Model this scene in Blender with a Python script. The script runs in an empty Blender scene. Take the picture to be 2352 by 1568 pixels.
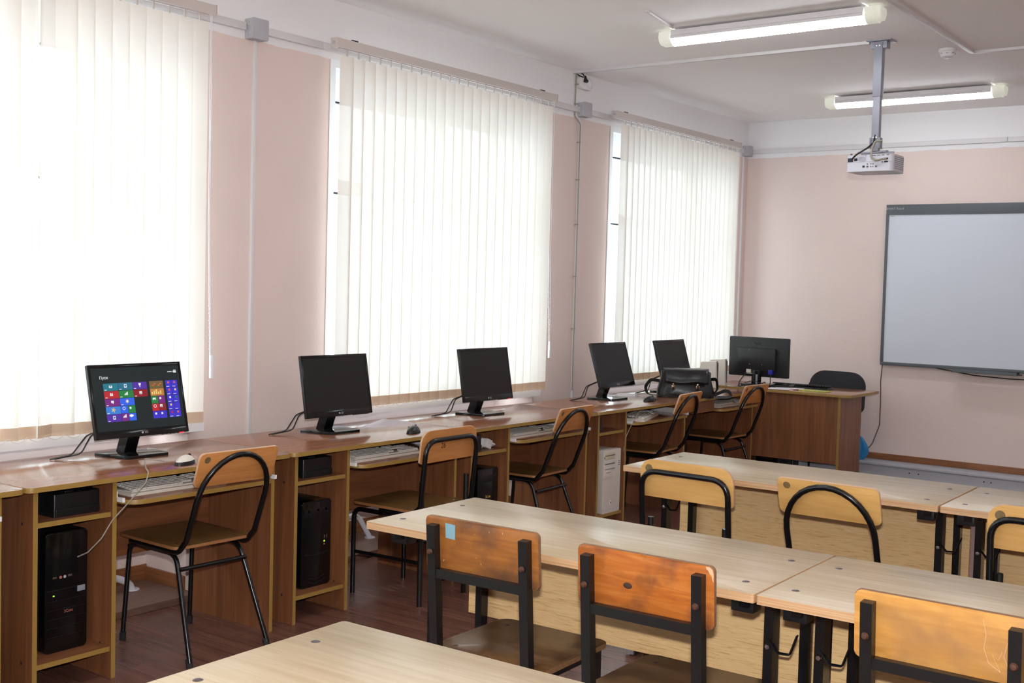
import bpy, bmesh, math, random
from mathutils import Vector, Matrix, Euler
random.seed(7)
S = bpy.context.scene
COL = S.collection
PI = math.pi

# ------------------------------------------------------------------ camera
cam_d = bpy.data.cameras.new('camera'); cam = bpy.data.objects.new('camera', cam_d); COL.objects.link(cam)
yaw, pitch, roll = .6362, -.0485, .0275
F = Vector((-math.sin(yaw)*math.cos(pitch), math.cos(yaw)*math.cos(pitch), math.sin(pitch)))
Rv = F.cross(Vector((0, 0, 1))).normalized(); Uv = Rv.cross(F)
R2 = Rv*math.cos(roll)+Uv*math.sin(roll); U2 = -Rv*math.sin(roll)+Uv*math.cos(roll)
m = Matrix((R2, U2, -F)).transposed().to_4x4(); m.translation = Vector((4.3604, 0, 1.4822))
cam.matrix_world = m
cam_d.sensor_width = 36; cam_d.lens = 2674.28*36/2352; cam_d.clip_start = .02
S.camera = cam

# ------------------------------------------------------------------ world, lights, exposure
W = bpy.data.worlds.new('World'); S.world = W; W.use_nodes = True
bg = W.node_tree.nodes['Background']; bg.inputs[0].default_value = (.86, .94, 1, 1); bg.inputs[1].default_value = 4.0
S.view_settings.view_transform = 'Standard'; S.view_settings.look = 'None'
S.view_settings.gamma = 1; S.view_settings.exposure = .88; S.view_settings.use_curve_mapping = False
S.cycles.max_bounces = 10; S.cycles.diffuse_bounces = 6; S.cycles.transparent_max_bounces = 12
S.cycles.sample_clamp_indirect = 6; S.cycles.use_denoising = True
S.cycles.caustics_reflective = False; S.cycles.caustics_refractive = False

def area(name, loc, size, sy, power, rot, color=(1, 1, 1), portal=False):
    l = bpy.data.lights.new(name, 'AREA'); l.shape = 'RECTANGLE'; l.size = size; l.size_y = sy; l.energy = power; l.color = color
    if portal: l.cycles.is_portal = True
    o = bpy.data.objects.new(name, l); COL.objects.link(o); o.location = loc; o.rotation_euler = rot
    return o
# the camera's flash, 11 cm above the lens
fl = area('camera_flash', m.translation + U2*.115 - F*.01, .07, .04, 56, (0, 0, 0), (1, .99, .985))
fl.matrix_world = Matrix.Translation(m.translation + U2*.115) @ m.to_3x3().to_4x4()
WINS = [(1.55, 3.41), (4.28, 6.14), (7.0, 8.86), (-1.17, .69), (-3.89, -2.03), (-6.61, -4.75)]  # last three openings are unseen, added behind the camera for more daylight
for (a, b) in WINS:   # sky portals in all window openings, the added ones too
    area('window_portal', (-.40, (a+b)/2, 1.71), 1.78, b-a, 0, (0, -PI/2, 0), portal=True)

# ------------------------------------------------------------------ node helpers
def srgb(r, g, b):
    f = lambda c: (c/255/12.92) if c/255 <= .04045 else ((c/255+.055)/1.055)**2.4
    return (f(r), f(g), f(b), 1)
def mat(name, col, rough=.5, metal=0, spec=.5, bump=0, bscale=80, emis=None, estr=0, var=0, vscale=6, coat=0):
    M = bpy.data.materials.new(name); M.use_nodes = True; nt = M.node_tree; b = nt.nodes['Principled BSDF']
    c = srgb(*col) if max(col) > 1 else (*col, 1)
    b.inputs['Base Color'].default_value = c; b.inputs['Roughness'].default_value = rough
    b.inputs['Metallic'].default_value = metal; b.inputs['Specular IOR Level'].default_value = spec
    b.inputs['Coat Weight'].default_value = coat; b.inputs['Coat Roughness'].default_value = .15
    if emis: b.inputs['Emission Color'].default_value = srgb(*emis); b.inputs['Emission Strength'].default_value = estr
    tc = nt.nodes.new('ShaderNodeTexCoord')
    if var:
        n = nt.nodes.new('ShaderNodeTexNoise'); n.inputs['Scale'].default_value = vscale; n.inputs['Detail'].default_value = 5
        nt.links.new(tc.outputs['Object'], n.inputs['Vector'])
        mx = nt.nodes.new('ShaderNodeMixRGB'); mx.inputs[1].default_value = tuple(x*(1-var) for x in c[:3])+(1,)
        mx.inputs[2].default_value = tuple(min(1, x*(1+var)) for x in c[:3])+(1,)
        nt.links.new(n.outputs['Fac'], mx.inputs[0]); nt.links.new(mx.outputs[0], b.inputs['Base Color'])
    if bump:
        n = nt.nodes.new('ShaderNodeTexNoise'); n.inputs['Scale'].default_value = bscale; n.inputs['Detail'].default_value = 3
        nt.links.new(tc.outputs['Object'], n.inputs['Vector'])
        bp = nt.nodes.new('ShaderNodeBump'); bp.inputs['Strength'].default_value = bump; bp.inputs['Distance'].default_value = .004
        nt.links.new(n.outputs['Fac'], bp.inputs['Height']); nt.links.new(bp.outputs[0], b.inputs['Normal'])
    return M
def wood(name, cols, scale, rough=.3, dist=1.2, big=0, bigcol=None, spec=.5, bump=.05, coat=0, pos=(.3, .5, .7)):
    """grain stretched along the axis whose scale is small; cols = dark, mid, light"""
    M = bpy.data.materials.new(name); M.use_nodes = True; nt = M.node_tree; N = nt.nodes; L = nt.links; b = N['Principled BSDF']
    b.inputs['Roughness'].default_value = rough; b.inputs['Specular IOR Level'].default_value = spec
    b.inputs['Coat Weight'].default_value = coat; b.inputs['Coat Roughness'].default_value = .2
    tc = N.new('ShaderNodeTexCoord'); oi = N.new('ShaderNodeObjectInfo')
    ad = N.new('ShaderNodeVectorMath'); ad.operation = 'ADD'
    ml = N.new('ShaderNodeVectorMath'); ml.operation = 'SCALE'; ml.inputs[0].default_value = (7.1, 3.3, 5.7); L.new(oi.outputs['Random'], ml.inputs['Scale'])
    L.new(tc.outputs['Object'], ad.inputs[0]); L.new(ml.outputs[0], ad.inputs[1])
    mp = N.new('ShaderNodeMapping'); mp.inputs['Scale'].default_value = scale; L.new(ad.outputs[0], mp.inputs[0])
    n = N.new('ShaderNodeTexNoise'); n.inputs['Scale'].default_value = 1; n.inputs['Detail'].default_value = 7; n.inputs['Distortion'].default_value = dist
    n.inputs['Roughness'].default_value = .6; L.new(mp.outputs[0], n.inputs['Vector'])
    r = N.new('ShaderNodeValToRGB'); L.new(n.outputs['Fac'], r.inputs[0])
    r.color_ramp.elements[0].position = pos[0]; r.color_ramp.elements[0].color = srgb(*cols[0])
    r.color_ramp.elements[1].position = pos[2]; r.color_ramp.elements[1].color = srgb(*cols[2])
    e = r.color_ramp.elements.new(pos[1]); e.color = srgb(*cols[1])
    out = r.outputs[0]
    if big:
        n2 = N.new('ShaderNodeTexNoise'); n2.inputs['Scale'].default_value = big; n2.inputs['Detail'].default_value = 5; L.new(ad.outputs[0], n2.inputs['Vector'])
        r2 = N.new('ShaderNodeValToRGB'); r2.color_ramp.elements[0].position = .48; r2.color_ramp.elements[1].position = .68
        L.new(n2.outputs['Fac'], r2.inputs[0])
        mx = N.new('ShaderNodeMixRGB'); mx.inputs[2].default_value = srgb(*bigcol); L.new(r2.outputs[0], mx.inputs[0]); L.new(out, mx.inputs[1]); out = mx.outputs[0]
    L.new(out, b.inputs['Base Color'])
    if bump:
        bp = N.new('ShaderNodeBump'); bp.inputs['Strength'].default_value = bump; bp.inputs['Distance'].default_value = .002
        L.new(n.outputs['Fac'], bp.inputs['Height']); L.new(bp.outputs[0], b.inputs['Normal'])
    return M
def ply(name, a, b_):
    """layered plywood edge: thin bands stacked in z (or across the sheet)"""
    return wood(name, (a, b_, a), (1.5, 1.5, 520), rough=.55, dist=.15, pos=(.4, .5, .6), bump=0)

# walls: pink paint up to 2.62 m, whitewash above
def wall_mat(name, pink, white, zline):
    M = bpy.data.materials.new(name); M.use_nodes = True; nt = M.node_tree; N = nt.nodes; L = nt.links; b = N['Principled BSDF']
    b.inputs['Roughness'].default_value = .6; b.inputs['Specular IOR Level'].default_value = .3
    g = N.new('ShaderNodeTexCoord'); sx = N.new('ShaderNodeSeparateXYZ'); L.new(g.outputs['Object'], sx.inputs[0])
    n0 = N.new('ShaderNodeTexNoise'); n0.inputs['Scale'].default_value = 9; L.new(g.outputs['Object'], n0.inputs['Vector'])
    a = N.new('ShaderNodeMath'); a.operation = 'MULTIPLY_ADD'; a.inputs[1].default_value = .02; L.new(n0.outputs['Fac'], a.inputs[0]); L.new(sx.outputs['Z'], a.inputs[2])
    gt = N.new('ShaderNodeMath'); gt.operation = 'GREATER_THAN'; gt.inputs[1].default_value = zline+.01; L.new(a.outputs[0], gt.inputs[0])
    n1 = N.new('ShaderNodeTexNoise'); n1.inputs['Scale'].default_value = 1.6; n1.inputs['Detail'].default_value = 6; L.new(g.outputs['Object'], n1.inputs['Vector'])
    pm = N.new('ShaderNodeMixRGB'); pm.inputs[1].default_value = srgb(*[c*.965 for c in pink]); pm.inputs[2].default_value = srgb(*[min(255, c*1.02) for c in pink]); L.new(n1.outputs['Fac'], pm.inputs[0])
    mx = N.new('ShaderNodeMixRGB'); mx.inputs[2].default_value = srgb(*white); L.new(gt.outputs[0], mx.inputs[0]); L.new(pm.outputs[0], mx.inputs[1])
    L.new(mx.outputs[0], b.inputs['Base Color'])
    n2 = N.new('ShaderNodeTexNoise'); n2.inputs['Scale'].default_value = 45; n2.inputs['Detail'].default_value = 4; L.new(g.outputs['Object'], n2.inputs['Vector'])
    bp = N.new('ShaderNodeBump'); bp.inputs['Strength'].default_value = .35; bp.inputs['Distance'].default_value = .003
    L.new(n2.outputs['Fac'], bp.inputs['Height']); L.new(bp.outputs[0], b.inputs['Normal'])
    return M

M = {}
M['wall'] = wall_mat('pink_wall_paint', (227, 209, 202), (234, 233, 234), 2.612)
M['ceil'] = mat('ceiling_whitewash', (250, 248, 248), .8, spec=.2, bump=.12, bscale=14, var=.03, vscale=1.2)
M['white'] = mat('white_plastic', (226, 224, 226), .4)
M['trunk'] = mat('cable_trunking', (216, 213, 214), .45)
M['rail'] = mat('blind_rail', (206, 196, 190), .45)
M['upvc'] = mat('window_plastic', (238, 240, 245), .3)
M['gasket'] = mat('black_gasket', (25, 30, 38), .6)
M['grey_box'] = mat('grey_box_plastic', (178, 178, 184), .5)
M['brownbase'] = wood('brown_baseboard', ((120, 76, 48), (138, 88, 56), (150, 100, 66)), (3, 3, 40), .4)
M['dustyboard'] = wood('dusty_brown_board', ((104, 78, 66), (118, 90, 76), (130, 102, 88)), (20, 3, 20), .45)
M['lam_v'] = wood('brown_laminate_upright', ((108, 66, 42), (128, 80, 50), (144, 93, 60)), (28, 28, 1.6), .42, dist=.6)
M['lam_h'] = wood('brown_laminate_worktop', ((124, 76, 50), (134, 84, 56), (144, 93, 64)), (30, 2.2, 30), .17, dist=.6, bump=0, spec=.65, coat=.3)
M['lam_x'] = wood('brown_laminate_crosswise', ((108, 66, 42), (128, 80, 50), (144, 93, 60)), (28, 1.6, 28), .42, dist=.6)
M['edge'] = mat('yellow_edge_banding', (150, 118, 58), .4, var=.08, vscale=30)
M['table'] = wood('beech_table_laminate', ((166, 144, 112), (175, 154, 122), (184, 164, 134)), (2.5, 45, 30), .27, dist=.8, bump=0)
M['panel'] = wood('oak_modesty_laminate', ((186, 144, 92), (214, 178, 126), (224, 190, 140)), (7, 60, 150), .42, dist=2.2, bump=0, pos=(.34, .46, .7))
M['ply'] = ply('plywood_edge', (176, 134, 94), (204, 168, 128))
M['black'] = mat('black_gloss_paint', (14, 14, 16), .22, var=.2, vscale=40, bump=.05, bscale=60)
M['blackm'] = mat('black_worn_paint', (20, 19, 19), .38, var=.4, vscale=30, bump=.1, bscale=60)
M['bplastic'] = mat('black_plastic', (16, 17, 20), .38)
M['bgloss'] = mat('black_gloss_plastic', (9, 10, 12), .12)
M['screen'] = mat('dark_screen', (17, 15, 15), .42, spec=.4)
M['rubber'] = mat('black_rubber', (22, 22, 22), .7)
M['chrome'] = mat('steel_screw', (190, 190, 190), .25, metal=1)
M['gold'] = mat('brass_buckle', (226, 190, 150), .2, metal=1)
M['bolt'] = mat('grey_bolt_head', (96, 84, 84), .35, metal=.7)
M['rust'] = mat('rusty_bolt', (92, 62, 48), .5, metal=.5, var=.3, vscale=80)
M['seat'] = wood('brown_varnished_seat', ((84, 60, 34), (104, 76, 42), (122, 90, 52)), (3, 34, 30), .3, bump=.03)
M['seat_edge'] = mat('seat_plywood_edge', (150, 102, 62), .5, var=.2, vscale=90)
M['back'] = wood('orange_varnished_plywood', ((186, 122, 66), (202, 138, 78), (212, 148, 88)), (30, 3, 34), .35, bump=.02)
M['back_y'] = wood('yellow_varnished_plywood', ((204, 156, 90), (216, 168, 100), (224, 178, 110)), (30, 3, 34), .35, bump=.02)
M['back_edge'] = mat('chair_plywood_edge', (198, 160, 128), .5, var=.15, vscale=90)
M['old0'] = wood('worn_orange_plywood', ((136, 84, 40), (154, 96, 44), (166, 108, 54)), (30, 3.5, 40), .3, dist=1.6, big=7, bigcol=(100, 68, 46), bump=.05)
M['old1'] = wood('worn_red_orange_plywood', ((154, 84, 34), (176, 100, 40), (190, 120, 58)), (30, 3.5, 40), .3, dist=1.6, big=9, bigcol=(112, 66, 40), bump=.05)
M['old2'] = wood('worn_pale_orange_plywood', ((184, 128, 62), (200, 144, 74), (212, 158, 88)), (30, 3.5, 40), .3, dist=1.6, big=6, bigcol=(166, 122, 76), bump=.05)
M['old_edge'] = mat('worn_dark_edge', (128, 92, 62), .6, var=.4, vscale=70)
M['old_seat'] = wood('worn_brown_seat', ((92, 64, 38), (112, 80, 46), (128, 96, 58)), (30, 3.5, 30), .28, big=8, bigcol=(70, 40, 24), bump=.05)
M['beige'] = mat('beige_plastic', (214, 208, 198), .45)
M['beige_d'] = mat('beige_drive_face', (206, 196, 172), .45)
M['key'] = mat('light_grey_keys', (206, 203, 198), .5)
M['keyd'] = mat('black_keys', (30, 31, 34), .5)
M['kgap'] = mat('key_gap', (96, 92, 86), .7)
M['cable'] = mat('grey_cable', (150, 144, 130), .5)
M['bcable'] = mat('black_cable', (18, 18, 18), .5)
M['rcable'] = mat('dark_red_cable', (70, 40, 36), .5)
M['leather'] = mat('black_leather', (13, 13, 15), .33, bump=.5, bscale=26, var=.2, vscale=9)
M['strap'] = mat('black_strap', (16, 16, 17), .5)
M['cloth'] = mat('dark_grey_fabric', (40, 40, 44), .9, bump=.2, bscale=300)
M['proj'] = mat('projector_shell', (206, 206, 214), .35)
M['projd'] = mat('projector_grille', (90, 90, 96), .6)
M['steel'] = mat('grey_painted_steel', (146, 148, 158), .4, metal=.15)
M['wbframe'] = mat('board_frame_grey', (86, 92, 96), .45)
M['wb'] = mat('whiteboard_surface', (208, 214, 224), .32)
M['paper'] = mat('paper', (226, 224, 228), .7)
M['bluep'] = mat('blue_plastic_bag', (40, 130, 190), .25, bump=.6, bscale=25)
M['blue'] = mat('blue_connector', (26, 40, 150), .4)
M['sticker'] = mat('blue_sticker', (128, 166, 178), .6, var=.12, vscale=60)
M['scratch'] = mat('pale_scratch', (206, 168, 132), .6)
M['pencil'] = mat('pencil_mark', (62, 38, 26), .7)
M['disc'] = mat('grey_round_mark', (122, 100, 66), .5, var=.25, vscale=60)
M['cap'] = mat('glowing_lamp_end_plastic', (214, 214, 204), .4, emis=(220, 224, 206), estr=.22)  # faint emission stands in for tube light shining through the caps
M['boxing'] = mat('pale_grey_boxing', (178, 180, 188), .5, var=.04, vscale=3)
M['pipe'] = mat('white_pipe_paint', (214, 214, 220), .35, var=.04)
M['snow'] = mat('outside_snow', (235, 240, 245), .9)
M['facade'] = mat('outside_wall', (215, 220, 226), .9, var=.05, vscale=1)
M['bark'] = mat('outside_twigs', (150, 145, 142), .9)
M['logo'] = mat('pale_logo', (176, 172, 172), .4)
M['red_text'] = mat('red_logo', (176, 104, 96), .4)
M['yel_text'] = mat('yellow_logo', (206, 170, 70), .4)
def em(name, col, s): return mat(name, col, .5, emis=col, estr=s)
M['tube'] = em('lamp_light', (244, 249, 255), 14.0)
M['led_r'] = em('red_led', (255, 40, 50), 1.2)
M['led_g'] = em('green_led', (140, 230, 40), 1.0)
# blinds: woven cloth that lets light through
def slat_mat(name, col, tr, trans):
    m_ = bpy.data.materials.new(name); m_.use_nodes = True; nt = m_.node_tree; N = nt.nodes; L = nt.links
    N.remove(N['Principled BSDF']); o = N['Material Output']
    d = N.new('ShaderNodeBsdfDiffuse'); d.inputs[0].default_value = srgb(*col)
    t = N.new('ShaderNodeBsdfTranslucent'); t.inputs[0].default_value = srgb(*col)
    p = N.new('ShaderNodeBsdfTransparent')
    a = N.new('ShaderNodeMixShader'); a.inputs[0].default_value = tr; L.new(d.outputs[0], a.inputs[1]); L.new(t.outputs[0], a.inputs[2])
    b = N.new('ShaderNodeMixShader'); b.inputs[0].default_value = trans; L.new(a.outputs[0], b.inputs[1]); L.new(p.outputs[0], b.inputs[2])
    L.new(b.outputs[0], o.inputs[0]); return m_
M['slat'] = slat_mat('blind_cloth', (240, 233, 223), .255, .035)
M['hem'] = slat_mat('blind_hem_cloth', (226, 206, 184), .3, .0)
def glass():
    m_ = bpy.data.materials.new('window_glass'); m_.use_nodes = True; nt = m_.node_tree; N = nt.nodes; L = nt.links
    N.remove(N['Principled BSDF']); o = N['Material Output']
    p = N.new('ShaderNodeBsdfTransparent'); p.inputs[0].default_value = (.93, .97, .97, 1); g = N.new('ShaderNodeBsdfGlossy'); g.inputs[1].default_value = .02
    b = N.new('ShaderNodeMixShader'); b.inputs[0].default_value = .06; L.new(p.outputs[0], b.inputs[1]); L.new(g.outputs[0], b.inputs[2]); L.new(b.outputs[0], o.inputs[0]); return m_
M['glass'] = glass()
# floor: dark red-brown painted planks running along y
def floor_mat():
    m_ = bpy.data.materials.new('brown_plank_floor'); m_.use_nodes = True; nt = m_.node_tree; N = nt.nodes; L = nt.links; b = N['Principled BSDF']
    tc = N.new('ShaderNodeTexCoord'); mp = N.new('ShaderNodeMapping'); mp.inputs['Rotation'].default_value = (0, 0, 0); L.new(tc.outputs['Object'], mp.inputs[0])
    br = N.new('ShaderNodeTexBrick'); br.inputs['Scale'].default_value = 1; br.inputs['Brick Width'].default_value = 1.3; br.inputs['Row Height'].default_value = .12
    br.inputs['Mortar Size'].default_value = .003; br.inputs['Color1'].default_value = srgb(104, 70, 59); br.inputs['Color2'].default_value = srgb(114, 78, 66); br.inputs['Mortar'].default_value = srgb(88, 58, 50)
    L.new(mp.outputs[0], br.inputs['Vector'])
    m2 = N.new('ShaderNodeMapping'); m2.inputs['Scale'].default_value = (2, 26, 1); L.new(tc.outputs['Object'], m2.inputs[0])
    n = N.new('ShaderNodeTexNoise'); n.inputs['Scale'].default_value = 1; n.inputs['Detail'].default_value = 6; n.inputs['Distortion'].default_value = 1; L.new(m2.outputs[0], n.inputs['Vector'])
    mx = N.new('ShaderNodeMixRGB'); mx.blend_type = 'MULTIPLY'; mx.inputs[0].default_value = .55; L.new(br.outputs['Color'], mx.inputs[1])
    r = N.new('ShaderNodeValToRGB'); r.color_ramp.elements[0].position = .3; r.color_ramp.elements[0].color = (.5, .45, .42, 1); r.color_ramp.elements[1].position = .65; r.color_ramp.elements[1].color = (1.2, 1.15, 1.1, 1)
    L.new(n.outputs['Fac'], r.inputs[0]); L.new(r.outputs[0], mx.inputs[2]); L.new(mx.outputs[0], b.inputs['Base Color'])
    b.inputs['Roughness'].default_value = .27
    bp = N.new('ShaderNodeBump'); bp.inputs['Strength'].default_value = .15; bp.inputs['Distance'].default_value = .003
    L.new(n.outputs['Fac'], bp.inputs['Height']); L.new(bp.outputs[0], b.inputs['Normal']); return m_
M['floor'] = floor_mat()

# ------------------------------------------------------------------ mesh helpers
I4 = Matrix.Identity(4)
def T(x, y, z): return Matrix.Translation((x, y, z))
def RX(a): return Matrix.Rotation(a, 4, 'X')
def RY(a): return Matrix.Rotation(a, 4, 'Y')
def RZ(a): return Matrix.Rotation(a, 4, 'Z')
def rrect(x0, x1, y0, y1, r, n=5):
    """rounded rectangle; r = radius or four radii (x0y0, x1y0, x1y1, x0y1)"""
    rs = r if isinstance(r, (tuple, list)) else (r,)*4
    out = []
    for (cx, cy, a0, rr) in ((x0, y0, PI, rs[0]), (x1, y0, 1.5*PI, rs[1]), (x1, y1, 0, rs[2]), (x0, y1, .5*PI, rs[3])):
        if rr <= 1e-5: out.append((cx, cy)); continue
        ox = cx + (rr if cx == x0 else -rr); oy = cy + (rr if cy == y0 else -rr)
        for i in range(n+1):
            a = a0 + (PI/2)*i/n; out.append((ox+rr*math.cos(a), oy+rr*math.sin(a)))
    return out
def fillet(pts, r, n=6):
    P = [Vector(p) for p in pts]; out = [P[0]]
    for i in range(1, len(P)-1):
        rr = r[i-1] if isinstance(r, (list, tuple)) else r
        a = (P[i-1]-P[i]); b = (P[i+1]-P[i]); la, lb = a.length, b.length; a.normalize(); b.normalize()
        ang = a.angle(b)
        if rr <= 0 or ang > PI-.01: out.append(P[i]); continue
        d = min(rr/math.tan(ang/2), la*.49, lb*.49)
        p0 = P[i]+a*d; p1 = P[i]+b*d
        for k in range(n+1):
            t = k/n; out.append(p0*(1-t)**2+P[i]*2*t*(1-t)+p1*t*t)
    out.append(P[-1]); return out
class MB:
    def __init__(s): s.bm = bmesh.new()
    def face(s, vs, mi=0):
        try: f = s.bm.faces.new(vs); f.material_index = mi; return f
        except ValueError: return None
    def slab(s, pts, z0, z1, mi=0, smi=None, X=I4, bev=0, bmi=None):
        n = len(pts); lo = [s.bm.verts.new(X @ Vector((p[0], p[1], z0))) for p in pts]; hi = [s.bm.verts.new(X @ Vector((p[0], p[1], z1))) for p in pts]
        smi = mi if smi is None else smi
        s.face(list(reversed(lo)), smi if bmi is None else bmi); top = s.face(hi, mi); fs = []
        for i in range(n): fs.append(s.face([lo[i], lo[(i+1) % n], hi[(i+1) % n], hi[i]], smi))
        if bev:
            ed = [e for e in top.edges]
            r = bmesh.ops.bevel(s.bm, geom=ed, offset=bev, segments=2, profile=.6, affect='EDGES')
            for f in r['faces']: f.material_index = smi
        return s
    def box(s, lo, hi, mi=0, X=I4, bev=0, fm=None):
        """fm: dict face-direction -> material, e.g. {'+x': 1}"""
        x0, y0, z0 = lo; x1, y1, z1 = hi
        v = [s.bm.verts.new(X @ Vector(c)) for c in ((x0, y0, z0), (x1, y0, z0), (x1, y1, z0), (x0, y1, z0), (x0, y0, z1), (x1, y0, z1), (x1, y1, z1), (x0, y1, z1))]
        F_ = {'-z': (3, 2, 1, 0), '+z': (4, 5, 6, 7), '-y': (0, 1, 5, 4), '+x': (1, 2, 6, 5), '+y': (2, 3, 7, 6), '-x': (3, 0, 4, 7)}
        fs = [s.face([v[i] for i in q], (fm or {}).get(k, mi)) for k, q in F_.items()]
        if bev:
            ed = list({e for f in fs for e in f.edges})
            bmesh.ops.bevel(s.bm, geom=ed, offset=bev, segments=2, profile=.6, affect='EDGES')
        return s
    def tube(s, pts, r, seg=10, mi=0, closed=False, X=I4, rect=None, cap=True, up=None):
        P = [X @ Vector(p) for p in pts]; n = len(P); rings = []
        t0 = (P[1]-P[0]).normalized()
        a = Vector(up) if up else (Vector((0, 0, 1)) if abs(t0.z) < .9 else Vector((1, 0, 0)))
        nrm = (a - t0*a.dot(t0)).normalized()
        for i in range(n):
            if closed: t = (P[(i+1) % n]-P[i-1]).normalized()
            elif i == 0: t = t0
            elif i == n-1: t = (P[-1]-P[-2]).normalized()
            else: t = ((P[i+1]-P[i]).normalized()+(P[i]-P[i-1]).normalized()).normalized()
            nrm = (nrm - t*nrm.dot(t)).normalized(); bi = t.cross(nrm)
            rr = r[i] if isinstance(r, (list, tuple)) else r
            if rect: prof = [(rect[0], rect[1]), (-rect[0], rect[1]), (-rect[0], -rect[1]), (rect[0], -rect[1])]
            else: prof = [(rr*math.cos(2*PI*k/seg), rr*math.sin(2*PI*k/seg)) for k in range(seg)]
            rings.append([s.bm.verts.new(P[i]+nrm*p+bi*q) for p, q in prof])
        k = len(rings[0])
        for i in range(n if closed else n-1):
            A = rings[i]; B = rings[(i+1) % n]
            for j in range(k): s.face([A[j], A[(j+1) % k], B[(j+1) % k], B[j]], mi)
        if cap and not closed: s.face(list(reversed(rings[0])), mi); s.face(rings[-1], mi)
        return s
    def lathe(s, prof, seg=20, mi=0, X=I4):
        rings = []
        for (r, z) in prof:
            if r < 1e-6: rings.append([s.bm.verts.new(X @ Vector((0, 0, z)))])
            else: rings.append([s.bm.verts.new(X @ Vector((r*math.cos(2*PI*k/seg), r*math.sin(2*PI*k/seg), z))) for k in range(seg)])
        for A, B in zip(rings, rings[1:]):
            for j in range(seg):
                if len(A) == 1 and len(B) > 1: s.face([A[0], B[j], B[(j+1) % seg]][::-1], mi)
                elif len(B) == 1 and len(A) > 1: s.face([A[j], A[(j+1) % seg], B[0]], mi)
                elif len(A) > 1: s.face([A[j], A[(j+1) % seg], B[(j+1) % seg], B[j]], mi)
        return s
    def grid(s, fn, nu, nv, mi=0, closed_u=False):
        g = [[s.bm.verts.new(fn(i/(nu), j/(nv))) for j in range(nv+1)] for i in range(nu if closed_u else nu+1)]
        for i in range(nu):
            for j in range(nv):
                a = g[i]; b = g[(i+1) % len(g)]
                s.face([a[j], b[j], b[j+1], a[j+1]], mi)
        return g
    def build(s, name, mats, parent=None, ang=35, X=None):
        bmesh.ops.recalc_face_normals(s.bm, faces=s.bm.faces)
        me = bpy.data.meshes.new(name); s.bm.to_mesh(me); s.bm.free()
        for k in (mats if isinstance(mats, (list, tuple)) else [mats]): me.materials.append(M[k])
        for p in me.polygons: p.use_smooth = True
        me.set_sharp_from_angle(angle=math.radians(ang))
        o = bpy.data.objects.new(name, me); COL.objects.link(o)
        if parent: o.parent = parent
        if X is not None: o.matrix_local = X
        return o
def tag(o, label, cat, group=None, kind=None):
    o['label'] = label; o['category'] = cat
    if group: o['group'] = group
    if kind: o['kind'] = kind
    return o
def thing(name, loc, rz=0, label='', cat='', group=None):
    o = bpy.data.objects.new(name, None); COL.objects.link(o); o.location = loc; o.rotation_euler = (0, 0, rz); o.empty_display_size = .1
    tag(o, label, cat, group); return o
def struct(o): o['kind'] = 'structure'; return o
def copy_tree(o, parent=None):
    c = o.copy(); COL.objects.link(c)
    if parent: c.parent = parent; c.matrix_parent_inverse = o.matrix_parent_inverse
    for ch in list(o.children): copy_tree(ch, c)
    return c
def place(proto, used, loc, rz, label):
    o = proto if not used else copy_tree(proto)
    o.location = loc; o.rotation_euler = (0, 0, rz); o['label'] = label; return o
def text(name, body, size, X, mk, parent, extr=.0003, align='CENTER'):
    cu = bpy.data.curves.new(name, 'FONT'); cu.body = body; cu.size = size; cu.align_x = align; cu.align_y = 'CENTER'; cu.extrude = extr; cu.resolution_u = 3
    tmp = bpy.data.objects.new('tmp', cu); COL.objects.link(tmp)
    dg = bpy.context.evaluated_depsgraph_get(); me = bpy.data.meshes.new_from_object(tmp.evaluated_get(dg)); me.name = name
    bpy.data.objects.remove(tmp); me.materials.clear(); me.materials.append(M[mk])
    o = bpy.data.objects.new(name, me); COL.objects.link(o); o.parent = parent; o.matrix_local = X; return o
# orientation of lettering: text plane facing +x, reading left to right along +y
FX = Matrix(((0, 0, 1, 0), (1, 0, 0, 0), (0, 1, 0, 0), (0, 0, 0, 1)))
# facing -y, reading along +x
FY = Matrix(((1, 0, 0, 0), (0, 0, -1, 0), (0, 1, 0, 0), (0, 0, 0, 1)))

# ================================================================== SETTING
HC = 2.914; YF = 9.22; XR = 6.6; YB = -7.0
b = MB(); b.box((-.6, YB-.2, -.1), (XR+.2, YF+.3, 0)); struct(b.build('floor', 'floor'))
b = MB(); b.box((-.6, YB-.2, HC), (XR+.2, YF+.3, HC+.2)); struct(b.build('ceiling', 'ceil'))
b = MB(); ys = [YB]
for a, c in sorted(WINS): ys += [a, c]
ys += [YF]
for i in range(0, len(ys), 2):                      # piers
    b.box((-.42, ys[i], 0), (0, ys[i+1], HC))
for a, c in WINS:                                   # lintel, thin wall under the sill (a niche 0.3 m deep)
    b.box((-.42, a, 2.60), (0, c, HC)); 
for a, c in WINS:
    b.box((-.42, a-.001, 0), (-.30, c+.001, .778))
struct(b.build('wall_left', 'wall'))
b = MB(); b.box((-.42, YF, 0), (XR, YF+.2, HC)); struct(b.build('wall_far', 'wall'))
b = MB(); b.box((XR, YB, 0), (XR+.2, YF, HC)); struct(b.build('wall_right', 'wall'))
b = MB(); b.box((-.42, YB-.2, 0), (XR, YB, HC)); struct(b.build('wall_back', 'wall'))
# raised brown boards and skirting inside the window niches
for i, (a, c) in enumerate(WINS):
    b = MB(); c2 = c+.0; b.box((-.30, a, 0), (.085, c2, .03), mi=1)
    b.box((-.30, a, .03), (-.285, c2, .095), bev=.004); b.box((-.30, a, .092), (-.292, c2, .105), bev=.003)
    b.box((-.285, c2-.014, .03), (-.001, c2, .095), bev=.004)
    struct(b.build('baseboard_left', ['brownbase', 'dustyboard']))
b = MB(); b.box((0, YF-.018, .172), (XR, YF, .222), bev=.005); struct(b.build('baseboard_far', 'brownbase'))
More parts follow.
